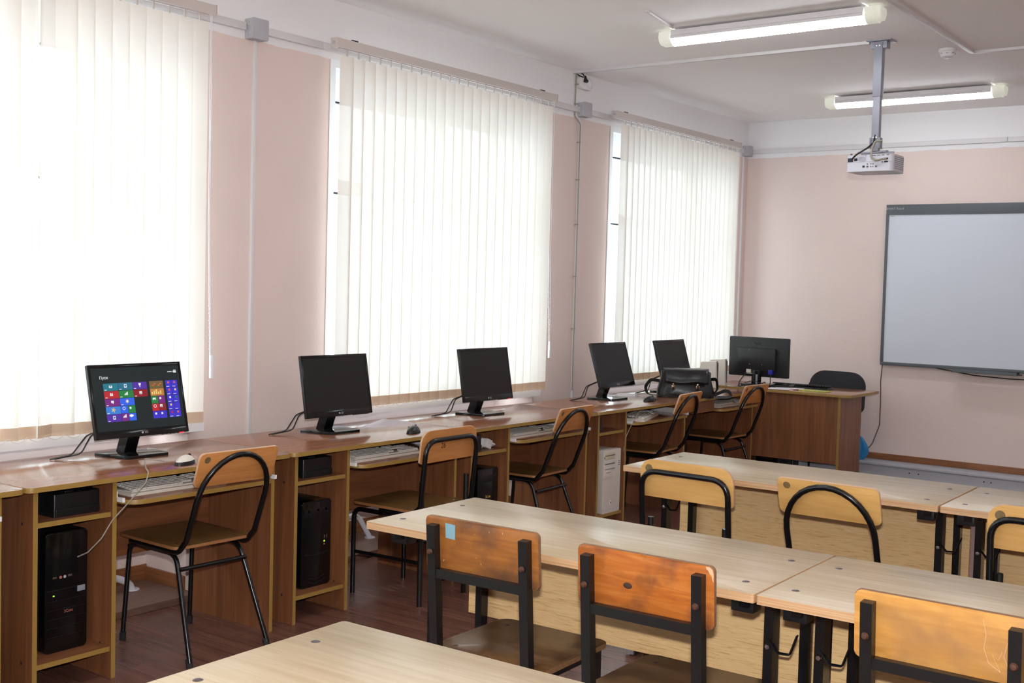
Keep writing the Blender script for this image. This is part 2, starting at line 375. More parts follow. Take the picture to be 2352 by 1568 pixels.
# long low boxing along the far wall
b = MB(); b.box((.0, YF-.24, .155), (XR, YF, .172), bev=.003); b.box((.0, YF-.225, 0), (XR, YF, .152), mi=0)
bx = b.build('trim_2', ['boxing'])
for x in (.78, 1.55, 1.62, 2.1, 2.15, 2.8, 3.6):
    q = MB(); q.lathe([(0, .004), (.004, .003), (.005, 0)], 10, X=T(x, YF-.225, .12) @ RX(PI/2)); q.build('screw', 'gasket', bx)
struct(bx)
# cable trunking that rings the room where pink paint ends
b = MB()
for a, c in ((YB, 3.70), (3.82, 4.20), (4.20, 6.58), (6.66, 9.10)):
    b.box((0, a, 2.648), (.022, c, 2.685), bev=.003)
b.box((.0, YF-.022, 2.648), (2.10, YF, 2.685), bev=.003); b.box((2.103, YF-.022, 2.648), (XR, YF, 2.685), bev=.003)
struct(b.build('trim_1', 'trunk'))

# ---- windows; the last three are unseen ones added for daylight
for i, (a, c) in enumerate(WINS):
    w = bpy.data.objects.new('window_%d' % (i+1), None); COL.objects.link(w); w.location = (0, a, .82); struct(w)
    L_ = c-a; H_ = 1.78
    f = MB(); xo, xi = -.20, -.13
    for (y0, y1, z0, z1) in ((.001, .06, .061, 1.609), (L_-.06, L_-.001, .061, 1.609), (.001, L_-.001, .001, .06), (.001, L_-.001, 1.61, H_-.001), (L_*.55-.05, L_*.55+.05, .061, 1.609), (.061, L_*.55-.051, 1.13, 1.20), (L_*.55+.051, L_-.061, 1.06, 1.13)):
        f.box((xo, y0, z0), (xi, y1, z1), bev=.004)
    fr = f.build('window_frame', 'upvc', w)
    g = MB()
    for (y0, y1, z0, z1) in ((.061, .067, .07, 1.12), (.061, L_*.55-.051, 1.121, 1.13), (.061, L_*.55-.051, 1.601, 1.61), (L_*.55+.051, L_-.061, 1.051, 1.06), (L_*.55+.051, L_-.061, 1.601, 1.61)):
        g.box((xi-.02, y0, z0), (xi+.002, y1, z1))
    g.build('gasket', 'gasket', fr)
    p = MB(); p.box((-.172, .06, .06), (-.168, L_*.55-.05, 1.13)); p.box((-.172, .06, 1.20), (-.168, L_*.55-.05, 1.61)); p.box((-.172, L_*.55+.05, .06), (-.168, L_-.06, 1.06)); p.box((-.172, L_*.55+.05, 1.13), (-.168, L_-.06, 1.61))
    p.build('glass_pane', 'glass', w)
    # plastic reveal lining and corner strip
    r = MB(); r.box((-.129, .0005, 0), (.003, .008, H_)); r.box((-.129, L_-.008, 0), (.003, L_-.0005, H_)); r.box((-.129, .0085, H_-.008), (.003, L_-.0085, H_-.0005))
    r.box((.0032, -.012, 0), (.006, .026, H_+.012)); r.box((.0032, .0265, H_-.026), (.006, L_-.0265, H_+.012)); r.box((.0032, L_-.026, 0), (.006, L_+.012, H_+.012))
    r.build('reveal_lining', 'upvc', w)
    s_ = MB(); yy0 = .02 if i == 1 else 0
    s_.slab(rrect(-.13, .075, -.0, L_+(.035 if i == 0 else .0), .006), -.045, -.002, bev=.006); s_.build('window_sill', 'upvc', w)

# ---- outside
b = MB(); b.box((-60, -60, -3.3), (-.7, 70, -3.2)); gnd = b.build('snowy_ground', 'snow'); tag(gnd, 'snow covered ground seen outside the windows', 'ground', kind='stuff')
b = MB(); b.box((-34, 14, -3.2), (-26, 60, 4.5)); hs = b.build('walls', 'facade')
rt = thing('building', (-30, 30, -3.2), 0, 'pale building far outside behind the bare tree', 'building'); hs.parent = rt; hs.matrix_parent_inverse = T(30, -30, 3.2)
for k in range(5):
    for j in range(2):
        q = MB(); q.box((-26.0, 18+k*5, -.9+j*2.9), (-25.95, 19.8+k*5, .7+j*2.9)); q = q.build('window_pane', 'steel', rt); q.matrix_parent_inverse = T(30, -30, 3.2)
b = MB(); rnd = random.Random(3)
def twig(p, d, l, r, n):
    q = p + d*l; b.tube([p, (p+q)/2+Vector((rnd.uniform(-1, 1), rnd.uniform(-1, 1), 0))*l*.04, q], [r, r*.8, r*.6], seg=5, cap=False)
    if n:
        for _ in range(3):
            e = (d + Vector((rnd.uniform(-.6, .6), rnd.uniform(-.6, .6), rnd.uniform(-.1, .5)))).normalized(); twig(q, e, l*.72, r*.6, n-1)
twig(Vector((0, 0, 0)), Vector((0, 0, 1)), 1.7, .09, 4)
tr = b.build('bare_tree', 'bark'); tr.location = (-7.5, 19.5, -3.2); tag(tr, 'bare leafless tree outside the farthest window', 'tree')

# ================================================================== VERTICAL BLINDS
def make_blind(y0, y1, s0, s1, label, openset=()):
    """headrail y0..y1, cloth from s0..s1"""
    t = thing('vertical_blind', (.1, y0, .82), 0, label, 'blind', 'vertical blinds')
    L_ = y1-y0
    h = MB(); h.slab(rrect(-.022, .024, 0, L_, .004), 1.832, 1.876, bev=.002)
    h.box((-.008, .03, 1.828), (.008, L_-.03, 1.833)); hr = h.build('headrail', 'rail', t)
    e = MB(); e.box((-.023, -.004, 1.83), (.025, 0, 1.878), bev=.001); e.box((-.023, L_, 1.83), (.025, L_+.004, 1.878), bev=.001)
    for yy in (-.0055,): e.box((-.012, yy, 1.845), (.012, yy+.002, 1.862), mi=1, bev=.0005)
    e.build('end_cap', ['rail', 'grey_box'], hr)
    for yy in (.14, L_-.14):
        q = MB(); q.box((-.10, yy-.012, 1.876), (.010, yy+.012, 1.880)); q.tube([(-.1, yy, 1.878), (-.1, yy, 1.90)], .006); q.box((-.006, yy-.02, 1.880), (.010, yy+.02, 1.886)); q.build('wall_bracket', 'bcable', t)
    n = int(round((s1-s0-.089)/.0805))+1; st = (s1-s0-.089)/(n-1)
    rs = random.Random(int(y0*10))
    ends = []
    for k in range(n):
        yc = s0-y0+.0445+st*k
        ang = rs.uniform(-.03, .03)+.13
        if k in openset: ang = openset[k]
        ph = rs.uniform(-.05, .05)
        q = MB()
        def fn(u, v, yc=yc, ang=ang, ph=ph):
            z = .012+v*1.786; a = ang+ph*(1-v)**2*1.2
            w = (u-.5)*.089; bow = .0035*(1-(2*u-1)**2)
            return Vector((w*math.sin(a)+bow*math.cos(a), yc+w*math.cos(a)-bow*math.sin(a), z))
        q.grid(fn, 4, 14)
        sl = q.build('slat', 'slat', t, ang=80)
        q = MB()
        for off in (.0012, -.0012):
            def f2(u, v, off=off):
                a = ang+ph*1.2; w = (u-.5)*.0895; bow = .0035*(1-(2*u-1)**2)+off
                return Vector((w*math.sin(a)+bow*math.cos(a), yc+w*math.cos(a)-bow*math.sin(a), .0+v*.05))
            q.grid(f2, 4, 1)
        q.build('weight_pocket', 'hem', sl, ang=80)
        q = MB(); q.box((-.0025, yc-.004, 1.794), (.0025, yc+.004, 1.834)); q.build('hook', 'rail', sl)
        a = ang; ends.append((yc-.04, yc+.04))
    ch = MB(); pts = []
    for k, (e0, e1) in enumerate(ends[:-1]):
        a_, b_ = (e0+e1)/2, (ends[k+1][0]+ends[k+1][1])/2
        for i in range(4):
            u = i/4; pts.append((.012, a_+(b_-a_)*u, .008-.020*math.sin(PI*u)))
    ch.tube(pts, .0011, seg=5); ch.build('bottom_chain', 'white', t)
    # control cords, hanging weight
    for dy, dx, zl in ((.012, .012, .245), (.006, -.004, .30)):
        c = MB(); yy = L_-.004-dy; c.tube(fillet([(dx, yy, 1.83), (dx, yy+.004, .9), (dx+.006, yy+.016, zl)], .05), .0016, seg=6)
        for q in range(46): c.lathe([(0, -.0028), (.0028, 0), (0, .0028)], 6, X=T(dx, yy+.004*min(1, q/23.)+(.012*max(0, (q-25)/21.)), 1.80-q*(1.80-zl)/46))
        c.build('control_cord', 'white', t)
    wgt = MB(); wgt.slab(rrect(-.007, .007, -.009, .009, .004), .20, .305, bev=.002, X=T(.008, L_+.012, 0)); wgt.build('cord_weight', 'upvc', t)
    return t
make_blind(1.47, 3.44, 1.52, 3.412, 'vertical fabric blind nearest the camera, in front of the window at the left edge', {11: .5, 13: -.35, 14: .35})
make_blind(4.20, 6.153, 4.247, 6.135, 'vertical fabric blind on the middle window, between the two wall conduits')
make_blind(6.885, 8.83, 6.985, 8.842, 'farthest vertical fabric blind, on the window next to the whiteboard wall corner')

# ================================================================== WALL AND CEILING FITTINGS
def jbox(loc, w, h, d, label):
    t = thing('junction_box', loc, 0, label, 'junction box', 'grey junction boxes')
    q = MB(); q.slab(rrect(-w/2, w/2, -h/2, h/2, .006), 0, d-.012, X=FX, bev=0); q.slab(rrect(-w/2-.001, w/2+.001, -h/2-.001, h/2+.001, .006), d-.012, d, X=FX, bev=.002); q.build('housing', 'grey_box', t)
    g = MB()
    for z in (-.02, .02): g.lathe([(0, .004), (.010, .004), (.013, 0)], 14, X=T(d*.45, -w/2, z) @ RX(PI/2))
    g.build('cable_gland', 'grey_box', t); return t
jbox((0, 3.755, 2.658), .095, .095, .06, 'grey junction box high on the wall between the first and middle windows')
jbox((0, 6.62, 2.670), .095, .095, .055, 'grey junction box under the ceiling socket by the middle window')
jbox((0, 9.15, 2.668), .085, .085, .055, 'grey junction box in the far corner next to the last blind')
def conduit(y, z0, z1, label):
    q = MB(); q.box((0, y-.009, z0), (.016, y+.009, z1), bev=.002); q = q.build('wall_conduit', 'trunk'); tag(q, label, 'cable conduit', 'vertical wall conduits'); return q
conduit(3.765, .03, 2.61, 'white vertical cable conduit between the first and middle windows')
conduit(6.597, .03, 2.615, 'white vertical cable conduit between the middle and far windows')
conduit(9.12, .9, 2.62, 'white vertical cable conduit in the far corner by the last blind')
q = MB(); q.tube(fillet([(.006, 6.535, 2.90), (.006, 6.53, 2.62), (.02, 6.58, 2.57), (.02, 6.578, 1.2), (.02, 6.575, .78)], .03), .004, seg=8)
for z in (2.83, 2.70, 2.45, 2.2, 1.9, 1.55, 1.2): q.box((0, 6.57 if z < 2.6 else 6.525, z-.003), (.026, 6.584 if z < 2.6 else 6.54, z+.003))
tag(q.build('wall_cable', 'cable'), 'grey cable clipped to the wall beside the far conduit', 'cable')
# ceiling socket with plug
t = thing('wall_socket', (0, 6.62, 2.848), 0, 'round cornered white socket with black plug close to the ceiling', 'socket')
q = MB(); q.slab(rrect(-.075, .075, -.042, .042, .028), 0, .034, X=FX, bev=.008); q.build('housing', 'white', t)
q = MB(); q.lathe([(0, .004), (.022, .004), (.024, 0)], 20, X=T(.034, .034, 0) @ RY(PI/2)); q.build('outlet', 'upvc', t)
p = thing('power_plug', (.04, 6.60, 2.85), 0, 'black power plug pushed into the socket below the ceiling', 'plug')
q = MB(); q.lathe([(0, .045), (.009, .044), (.013, .02), (.019, .012), (.019, 0), (0, 0)], 14); q.tube(fillet([(0, 0, .03), (0, -.02, .055), (-.01, -.05, .063)], .01), .0045, seg=8, X=I4); q.build('plug_body', 'bcable', p, X=RY(-.2))
q = MB(); q.tube(fillet([(.005, -.035, .028), (-.02, -.06, .038), (-.03, -.075, .06)], .03), .0042, seg=8); q.build('cord', 'bcable', p)
q = MB(); q.box((.078, 6.500, HC-.018), (2.07, 6.524, HC), bev=.002); o = q.build('ceiling_trunking', 'trunk'); o.rotation_euler = (0, 0, .012); tag(o, 'long white cable trunking across the ceiling to the projector mount', 'cable trunking')
q = MB(); q.box((2.395, 5.3, HC-.016), (2.42, 7.08, HC), bev=.002); q.box((2.395, 7.065, HC-.016), (4.6, 7.09, HC), bev=.002); o = q.build('ceiling_trunking', 'trunk'); tag(o, 'white cable trunking bending at a right angle beside the smoke detector', 'cable trunking')
q = MB(); q.tube([(1.272, 5.29, HC-.007), (1.21, 5.66, HC-.007)], .007, seg=8); q.lathe([(0, .012), (.01, .009), (.012, 0)], 12, X=T(1.27, 5.275, HC) @ RX(PI)); tag(q.build('lamp_cable', 'trunk'), 'short white cable running over the ceiling to the nearer lamp', 'cable')
t = thing('smoke_detector', (2.30, 6.96, HC), 0, 'round white smoke detector on the ceiling right of the projector mount', 'smoke detector')
q = MB(); q.lathe([(0, -.018), (.046, -.018), (.052, -.012), (.052, 0)], 28); q.build('base', 'white', t)
q = MB(); q.lathe([(0, -.052), (.018, -.052), (.036, -.044), (.043, -.03), (.044, -.018)], 28); q.build('sensor_head', 'white', t)
q = MB()
for k in range(8): q.box((.0425, -.008, -.030), (.0448, .008, -.024), X=RZ(k*PI/4+.2))
q.build('slot', 'grey_box', t)

def make_lamp(label, used=[]):
    t = thing('ceiling_light', (0, 0, 0), 0, label, 'ceiling light', 'ceiling lights')
    q = MB(); q.box((-.54, -.062, -.034), (.54, .062, 0), bev=.003); q.box((-.54, .056, -.046), (.54, .062, -.030)); q.box((-.54, -.062, -.046), (.54, -.056, -.030)); q.build('housing', 'white', t)
    q = MB()   # ribbed diffuser, scalloped
    n = 104
    def fn(u, v):
        a = PI*v; rr = 1+.03*math.cos(2*PI*u*n/2)
        return Vector((-.545+1.09*u, -.050*math.cos(a)*rr, -.030-.046*math.sin(a)*rr))
    q.grid(fn, n*2, 10); q.build('diffuser', 'tube', t, ang=60)
    for s_ in (-1, 1):
        prof = lambda k: [(-.054*math.cos(PI*a/12)*k, -.026-.052*math.sin(PI*a/12)*k) for a in range(13)]+[(.054*k, -.002), (-.054*k, -.002)]
        AX = Matrix(((0, 0, 1, 0), (1, 0, 0, 0), (0, 1, 0, 0), (0, 0, 0, 1)))
        q = MB(); q.slab(prof(1), .545, .602, X=RZ(0 if s_ > 0 else PI) @ AX); q.slab(prof(.86), .602, .625, X=RZ(0 if s_ > 0 else PI) @ AX, bev=.008); q.build('end_cap', 'cap', t, ang=50)
    return t
lp = make_lamp('x')
LAMPS = [((1.72, 5.745), 'nearer of the two long fluorescent lamps on the ceiling'), ((1.69, 8.25), 'farther long fluorescent lamp, crossed by the projector pole'),
         ((4.8, 5.745), 'added unseen fluorescent lamp on the right side of the ceiling'), ((4.8, 8.25), 'added unseen fluorescent lamp on the far right of the ceiling'), ((1.72, 3.0), 'added unseen fluorescent lamp over the computer desks'), ((4.8, 3.0), 'added unseen fluorescent lamp over the near right tables'), ((1.72, .3), 'added unseen fluorescent lamp behind the camera on the left'), ((4.8, .3), 'added unseen fluorescent lamp behind the camera on the right'), ((1.72, -2.6), 'added unseen fluorescent lamp near the back wall on the window side'), ((4.8, -2.6), 'added unseen fluorescent lamp near the back wall on the door side')]  # lamps on this line are out of view, added to brighten the room
for i, ((x, y), lb) in enumerate(LAMPS):
    place(lp, i > 0, (x, y, HC-.012), -.01 if i < 2 else 0, lb)

# projector
t = thing('projector_mount', (2.045, 6.56, HC), 0, 'grey steel ceiling bracket and pole holding the projector', 'projector mount')
q = MB(); q.box((-.066, -.05, -.006), (.072, .06, 0), bev=.001); q.box((-.046, -.03, -.045), (.046, .03, -.0065), bev=.002); q.build('ceiling_plate', 'steel', t)
q = MB(); q.box((-.024, -.036, -.315), (.024, .012, -.012), bev=.003); q.build('upper_pole', 'steel', t)
q = MB(); q.box((-.021, -.031, -.56), (.021, .007, -.31), bev=.003); q.build('lower_pole', 'steel', t)
q = MB(); q.box((-.030, -.032, -.605), (-.022, .01, -.545)); q.box((.022, -.032, -.605), (.030, .01, -.545)); q.box((-.02, -.028, -.62), (.02, .006, -.555), bev=.002)
q.box((-.10, -.02, -.632), (.10, .0, -.622), bev=.002, X=RZ(.25)); q.box((-.10, -.02, -.632), (.10, .0, -.622), bev=.002, X=RZ(-.5)); q.build('swivel_head', 'steel', t)
for (x, z) in ((-.009, -.03), (.009, -.03), (-.009, -.545), (.009, -.545), (-.006, -.59)):
    q = MB(); q.lathe([(0, .005), (.0055, .004), (.007, 0)], 10, X=T(x, -.036 if z > -.1 else -.031, z) @ RX(PI/2)); q.build('screw', 'chrome', t)
t = thing('projector', (2.03, 6.62, 2.178), -.02, 'white projector hanging upside down from the grey ceiling pole', 'projector')
q = MB(); q.slab(rrect(-.128, .135, -.12, .10, (.006, .03, .05, .05)), 0, .094, bev=.008); q.build('housing', 'proj', t)
q = MB(); q.box((-.129, -.1215, .052), (.134, -.1195, .0535)); q.build('seam', 'grey_box', t)
q = MB(); 
for i in range(13):
    for j in range(7): q.lathe([(0, .0006), (.0026, .0005), (.0026, 0)], 6, X=T(.1353, -.085+i*.0115, .017+j*.0105) @ RY(PI/2))
q.build('side_grille', 'projd', t)
q = MB()
for (x, z, w, h) in ((-.108, .066, .03, .022), (-.077, .068, .017, .014), (-.03, .027, .012, .011), (-.018, .088, .004, .003), (.012, .088, .016, .0025), (.03, .088, .016, .0025), (.055, .088, .018, .0025), (.08, .088, .018, .0025), (.106, .088, .014, .0025), (.098, .068, .022, .008), (.098, .050, .022, .008)):
    q.box((x-w/2, -.1225, z-h/2), (x+w/2, -.1185, z+h/2))
q.build('connector_panel', 'gasket', t)
q = MB()
for (x, z, r) in ((-.008, .026, .006), (.042, .026, .006), (-.008, .041, .0035), (.012, .041, .003), (.024, .041, .003), (.012, .026, .003), (.024, .026, .003), (.076, .066, .0035), (.076, .049, .0035)):
    q.lathe([(0, .003), (r*.5, .003), (r, .002), (r, 0)], 10, X=T(x, -.120, z) @ RX(PI/2))
q.build('round_jack', 'projd', t)
q = MB(); q.slab(rrect(-.058, -.018, .056, .082, .006), 0, .001, X=T(0, -.1205, 0) @ RX(PI/2)); q.build('speaker_grille', 'grey_box', t)
q = MB(); q.slab(rrect(-.115, -.105, -.11, -.10, .004), .093, .104); q.build('foot', 'projd', t)
q = MB(); q.tube(fillet([(-.095, -.13, .072), (-.07, -.15, .09), (-.01, -.13, .13), (.012, -.10, .16), (.025, -.06, .30), (.03, -.06, .55)], .04), .005, seg=8); tag(q.build('power_cable', 'bcable'), 'black power cord looping from the pole into the projector', 'cable').location = (2.03, 6.62, 2.178)
q = MB(); q.tube(fillet([(.10, -.13, .068), (.05, -.155, .055), (.02, -.15, .07), (.018, -.14, .12), (.03, -.13, .165), (.07, -.12, .168)], .02), [.006]*3+[.0055]*100, seg=8) if False else q.tube(fillet([(.10, -.13, .068), (.05, -.155, .055), (.02, -.15, .07), (.018, -.14, .12), (.03, -.13, .165), (.07, -.12, .168)], .02), .006, seg=8)
tag(q.build('video_cable', 'cable'), 'beige video cable looped at the back of the projector', 'cable').location = (2.03, 6.62, 2.178)

# interactive whiteboard
t = thing('whiteboard', (1.225, YF, .93), 0, 'large interactive whiteboard with dark grey frame on the far wall', 'whiteboard')
WBW = 1.68
q = MB(); q.box((0, -.05, 0), (WBW, -.01, .025), bev=.004); q.box((0, -.05, 1.185), (WBW, -.01, 1.265), bev=.004); q.box((0, -.05, .02), (.022, -.01, 1.19), bev=.003); q.box((WBW-.022, -.05, .02), (WBW, -.01, 1.19), bev=.003); q.build('frame', 'wbframe', t)
q = MB(); q.box((.02, -.04, .02), (WBW-.02, -.012, 1.19)); q.build('writing_surface', 'wb', t)
q = MB(); q.box((.02, -.043, .022), (WBW-.02, -.0405, .026)); q.box((.022, -.043, .022), (.026, -.0405, 1.186)); q.build('inner_lip', 'chrome', t)
text('logo', 'SMART Board', .024, T(.07, -.0508, 1.233) @ FY, 'logo', t)
text('model_mark', 'smart', .014, T(.05, -.0408, 1.175) @ FY, 'wbframe', t)
t = thing('pen_tray', (1.81, YF-.05, .925), 0, 'dark grey pen tray under the whiteboard frame', 'pen tray')
q = MB(); q.slab([(-.02, 0), (.0, -.05), (.02, -.075), (.44, -.075), (.46, -.05), (.48, 0)], -.012, .0, bev=.003); q.slab([(.0, -.07), (.46, -.07), (.46, -.078), (.0, -.078)], -.012, .012, bev=.002); q.build('tray', 'wbframe', t)
q = MB(); q.slab(rrect(.40, .47, -.072, -.03, .012), 0, .016, bev=.004); q.build('eraser_holder', 'bplastic', t)
q = MB(); q.tube(fillet([(1.66, 9.19, .93), (1.78, 9.18, .915), (1.95, 9.18, .893), (2.2, 9.18, .884), (2.6, 9.18, .89), (2.9, 9.18, .93)], .1), .004, seg=8)
tag(q.build('sagging_cable', 'bcable'), 'black cable sagging along the bottom of the whiteboard', 'cable')
q = MB(); q.tube(fillet([(1.236, 9.20, .935), (1.232, 9.19, .80), (1.24, 9.185, .62), (1.238, 9.19, .45), (1.20, 9.15, .30), (1.14, 9.08, .20), (1.05, 9.0, .182)], .06), .004, seg=8)
tag(q.build('hanging_cable', 'rcable'), 'dark red cable hanging down from the whiteboard corner', 'cable')

# ================================================================== COMPUTER DESKS
DB, Y1, DL = .137, 2.171, 1.205
def panel(b, lo, hi, fm=('+x',), mi=0): b.box(lo, hi, mi, fm={k: 1 for k in fm}, bev=0)
def make_desk():
    t = thing('computer_desk', (DB, 0, 0), 0, '', 'computer desk', 'computer desks along the window wall')
    w = .605
    q = MB(); q.slab(rrect(0, w, .002, DL-.002, (.003, .03, .03, .003)), .732, .75, 0, 1, bev=.003); q.build('worktop', ['lam_h', 'edge'], t)
    for (y, ) in ((.045,), (.358,), (1.118,)):
        q = MB(); q.box((.06 if y != .358 else .10, y, 0), (.567, y+.018, .732), fm={'+x': 1}); 
        for z in (.12, .61): q.lathe([(0, .0015), (.006, .001), (.006, 0)], 10, 2, X=T(.50, y, z) @ RX(PI/2))
        q.build('side_panel', ['lam_v', 'edge', 'bolt'], t)
    for z in (.10, .598):
        q = MB(); q.box((.10, .0635, z), (.558, .3575, z+.018), fm={'+x': 1}); q.build('shelf', ['lam_x', 'edge'], t)
    q = MB(); q.box((.15, .3765, .335), (.168, 1.1175, .7315), fm={'-z': 1}); q.build('modesty_panel', ['lam_x', 'lam_x'], t)
    q = MB(); q.slab(rrect(.20, .625, .392, 1.105, (.003, .07, .07, .003)), .641, .658, 0, 1, bev=.003); tr_ = q.build('keyboard_tray', ['lam_h', 'edge'], t)
    for y in (.3765, 1.107):
        q = MB(); q.box((.22, y, .652), (.60, y+.011, .668)); q.box((.22, y, .668), (.565, y+.004, .690)); q.build('slide_rail', 'white', tr_)
    return t
desk = make_desk()
DLAB = ['computer desk mostly cut off by the left edge of the photo', 'computer desk carrying the monitor with the lit colourful screen', 'computer desk in front of the pink wall, beside the chair marked 26', 'computer desk in the middle of the row, with the third monitor', 'computer desk holding the beige computer tower']
order = [1, 2, 3, 4, 0]
for i, k in enumerate(order): place(desk, i > 0, (DB, Y1+(k-1)*DL, 0), 0, DLAB[k])
t = thing('computer_desk', (DB, Y1+4*DL, 0), 0, 'last computer desk of the row, under the black bag', 'computer desk', 'computer desks along the window wall')
q = MB(); q.slab(rrect(0, .605, .002, 1.02, (.003, .03, .01, .003)), .732, .75, 0, 1, bev=.003); q.build('worktop', ['lam_h', 'edge'], t)
q = MB(); q.box((.06, 1.0, 0), (.55, 1.018, .732), fm={'+x': 1}); q.build('side_panel', ['lam_v', 'edge'], t)
q = MB(); q.box((.06, .045, 0), (.30, .063, .732), fm={'+x': 1}); q.build('side_panel', ['lam_v', 'edge'], t)
q = MB(); q.box((.14, .064, .05), (.158, .999, .7315)); q.build('modesty_panel', ['lam_x'], t)
q = MB(); q.box((.18, .07, .645), (.56, .36, .7315)); q.build('drawer', ['lam_x'], t)
q = MB(); q.slab(rrect(.20, .625, .375, .98, (.003, .05, .05, .003)), .641, .658, 0, 1, bev=.003); q.build('keyboard_tray', ['lam_h', 'edge'], t)

# teacher's desk
t = thing('teacher_desk', (.42, 8.12, 0), .03, "teacher's desk with brown front panel in the far left corner", 'desk')
q = MB(); q.slab([(-.22, 0), (.915, 0), (.955, .03), (.975, .50), (.97, .60), (-.22, .60)], .735, .755, 0, 1, bev=.003); q.build('worktop', ['lam_h', 'edge'], t)
q = MB(); q.box((.03, .05, .24), (.855, .068, .735)); q.build('front_panel', ['lam_v'], t)
q = MB(); q.box((.855, .03, .0), (.875, .50, .735), fm={'-y': 1}); q.build('side_panel', ['lam_v', 'edge'], t)
q = MB(); q.box((.03, .07, .0), (.05, .56, .735), fm={'-y': 1}); q.build('side_panel', ['lam_v', 'edge'], t)

# ================================================================== MONITORS
def make_monitor(tilt, name='monitor'):
    t = thing(name, (0, 0, 0), 0, '', 'monitor', 'monitors on the computer desks')
    # base
    q = MB(); q.slab([(-.085, -.128), (.075, -.095), (.088, -.083), (.088, .098), (.078, .105), (-.085, .125)], 0, .013, bev=.004); q.build('stand_base', 'bgloss', t)
    q = MB(); q.slab([(-.022, -.034), (.022, -.028), (.022, .028), (-.022, .034)], -.01, .10, X=T(-.055, .0, .012) @ RY(.38), bev=.003); q.build('stand_neck', 'bgloss', t)
    X = T(.005, 0, .224) @ RY(-tilt)
    q = MB(); q.slab(rrect(-.217, .217, -.148, .148, .004), .010, .022, X=X @ FX, bev=.004)
    q.slab(rrect(-.15, .15, -.09, .09, .03), -.03, .012, X=X @ FX); hs_ = q.build('housing', 'bplastic', t)
    q = MB(); q.slab(rrect(-.2165, .2165, -.1475, .1475, .003), .0218, .0232, X=X @ FX)
    for (a, b2, c, d) in ((-.2165, -.205, -.1475, .1475), (.205, .2165, -.1475, .1475), (-.205, .205, .134, .1475), (-.205, .205, -.1475, -.119)):
        q.slab([(a, c), (b2, c), (b2, d), (a, d)], .0232, .0252, X=X @ FX, bev=.0008)
    q.build('bezel', 'bgloss', t)
    q = MB(); q.slab([(-.205, -.119), (.205, -.119), (.205, .134), (-.205, .134)], .0232, .0238, X=X @ FX); sc = q.build('screen', 'screen', t)
    q = MB(); q.lathe([(0, .0006), (.0045, .0006), (.0045, 0)], 16, X=X @ FX @ T(-.006, -.134, .0252)); q.build('logo_emblem', 'logo', t)
    text('logo', 'LG', .013, X @ FX @ T(.012, -.134, .0254), 'logo', t)
    q = MB()
    for k in range(5): q.box((.019, .085+k*.018, -.1505), (.0245, .096+k*.018, -.147), X=X)
    q.build('button', 'bplastic', t)
    q = MB(); q.box((.016, .172, -.1503), (.026, .19, -.1475), X=X); q.build('power_led', 'bplastic', t)
    q = MB()
    for dy in (0, .02): q.tube(fillet([(-.02, -.09-dy, .12), (-.06, -.16-dy, .09), (-.05, -.21-dy*2, .02), (-.09, -.30-dy, .004)], .04), .003, seg=7)
    q.build('cable', 'bcable', t)
    return t, X
mp = [(.345, 2.878, -.02, 'monitor with a lit screen of colourful tiles'), (.345, 3.995, -.02, 'switched off monitor in front of the pink wall between two windows'), (.345, 5.165, -.02, 'switched off monitor in front of the right half of the middle window'), (.345, 6.52, .0, 'switched off monitor with a black mouse beside it, left of the black bag'), (.345, 7.34, .0, 'switched off monitor partly hidden behind the black bag')]
mons = []
for (x, y, rz, lb), tl_ in zip(mp, (.24, .18, .18, .31, .29)):
    mo, X_ = make_monitor(tl_); mo.location = (x, y, .75); mo.rotation_euler = (0, 0, rz); mo['label'] = lb; mons.append(mo)
    if len(mons) == 1: MX = X_
# the lit start screen of the first monitor
SC = {'sc_bg': (16, 28, 30), 'c_teal': (28, 112, 128), 'c_teal2': (36, 100, 128), 'c_violet': (76, 40, 150), 'c_red': (176, 34, 42), 'c_green': (30, 118, 56), 'c_dred': (130, 22, 34), 'c_mag': (112, 34, 118), 'c_blue': (44, 92, 216), 'c_sky': (56, 120, 200), 'c_ind': (56, 44, 190), 'c_brown': (110, 84, 50), 'c_tan': (176, 116, 60), 'c_white': (225, 228, 232), 'c_yel': (220, 190, 110), 'c_org': (214, 90, 50)}
for k, c in SC.items(): M[k] = mat('screen_'+k[2:] if k != 'sc_bg' else 'screen_background', (4, 4, 5), .42, spec=.4, emis=c, estr=.62)
keys = list(SC)
q = MB(); PXX = MX @ FX
def tile(x, y, w, h, k, z=.0240):
    q.slab([(x, y), (x+w, y), (x+w, y+h), (x, y+h)], z, z+.0003, keys.index(k), X=PXX)
tile(-.204, -.118, .408, .251, 'sc_bg', .02385)
g0 = -.157; tw, th, gp = .0655, .0297, .0014; yt = .0415+.0297-.0345
def cell(c, r): return g0+c*(tw+gp), yt-r*(th+gp)-th+.0345
rows = [['c_teal', 'c_teal2', 'c_violet'], ['c_red', 'c_green', 'c_dred'], ['c_mag', 'c_blue'], ['c_sky', None], ['c_violet', None]]
for r, row in enumerate(rows):
    for c, k in enumerate(row):
        x, y = cell(c, r)
        if k:
            tile(x, y, tw, th, k); tile(x+.004, y+.003, .010, .0022, 'c_white', .0244)
for (r, k1, k2) in ((3, 'c_blue', 'c_green'), (4, 'c_mag', 'c_blue')):
    x, y = cell(1, r); HW = (tw-.0015)/2; tile(x, y, HW, th, k1); tile(x+HW+.0015, y, HW, th, k2)
x2 = .055; HW = (tw-.0015)/2
tile(x2, cell(0, 0)[1], tw, th, 'c_brown'); tile(x2, cell(0, 1)[1], tw, th, 'c_tan')
for k in range(6): tile(x2+.003+k*.009, cell(0, 0)[1]+.004+(k % 3)*.006, .009, .004, ['c_green', 'c_org', 'c_tan'][k % 3], .0243)
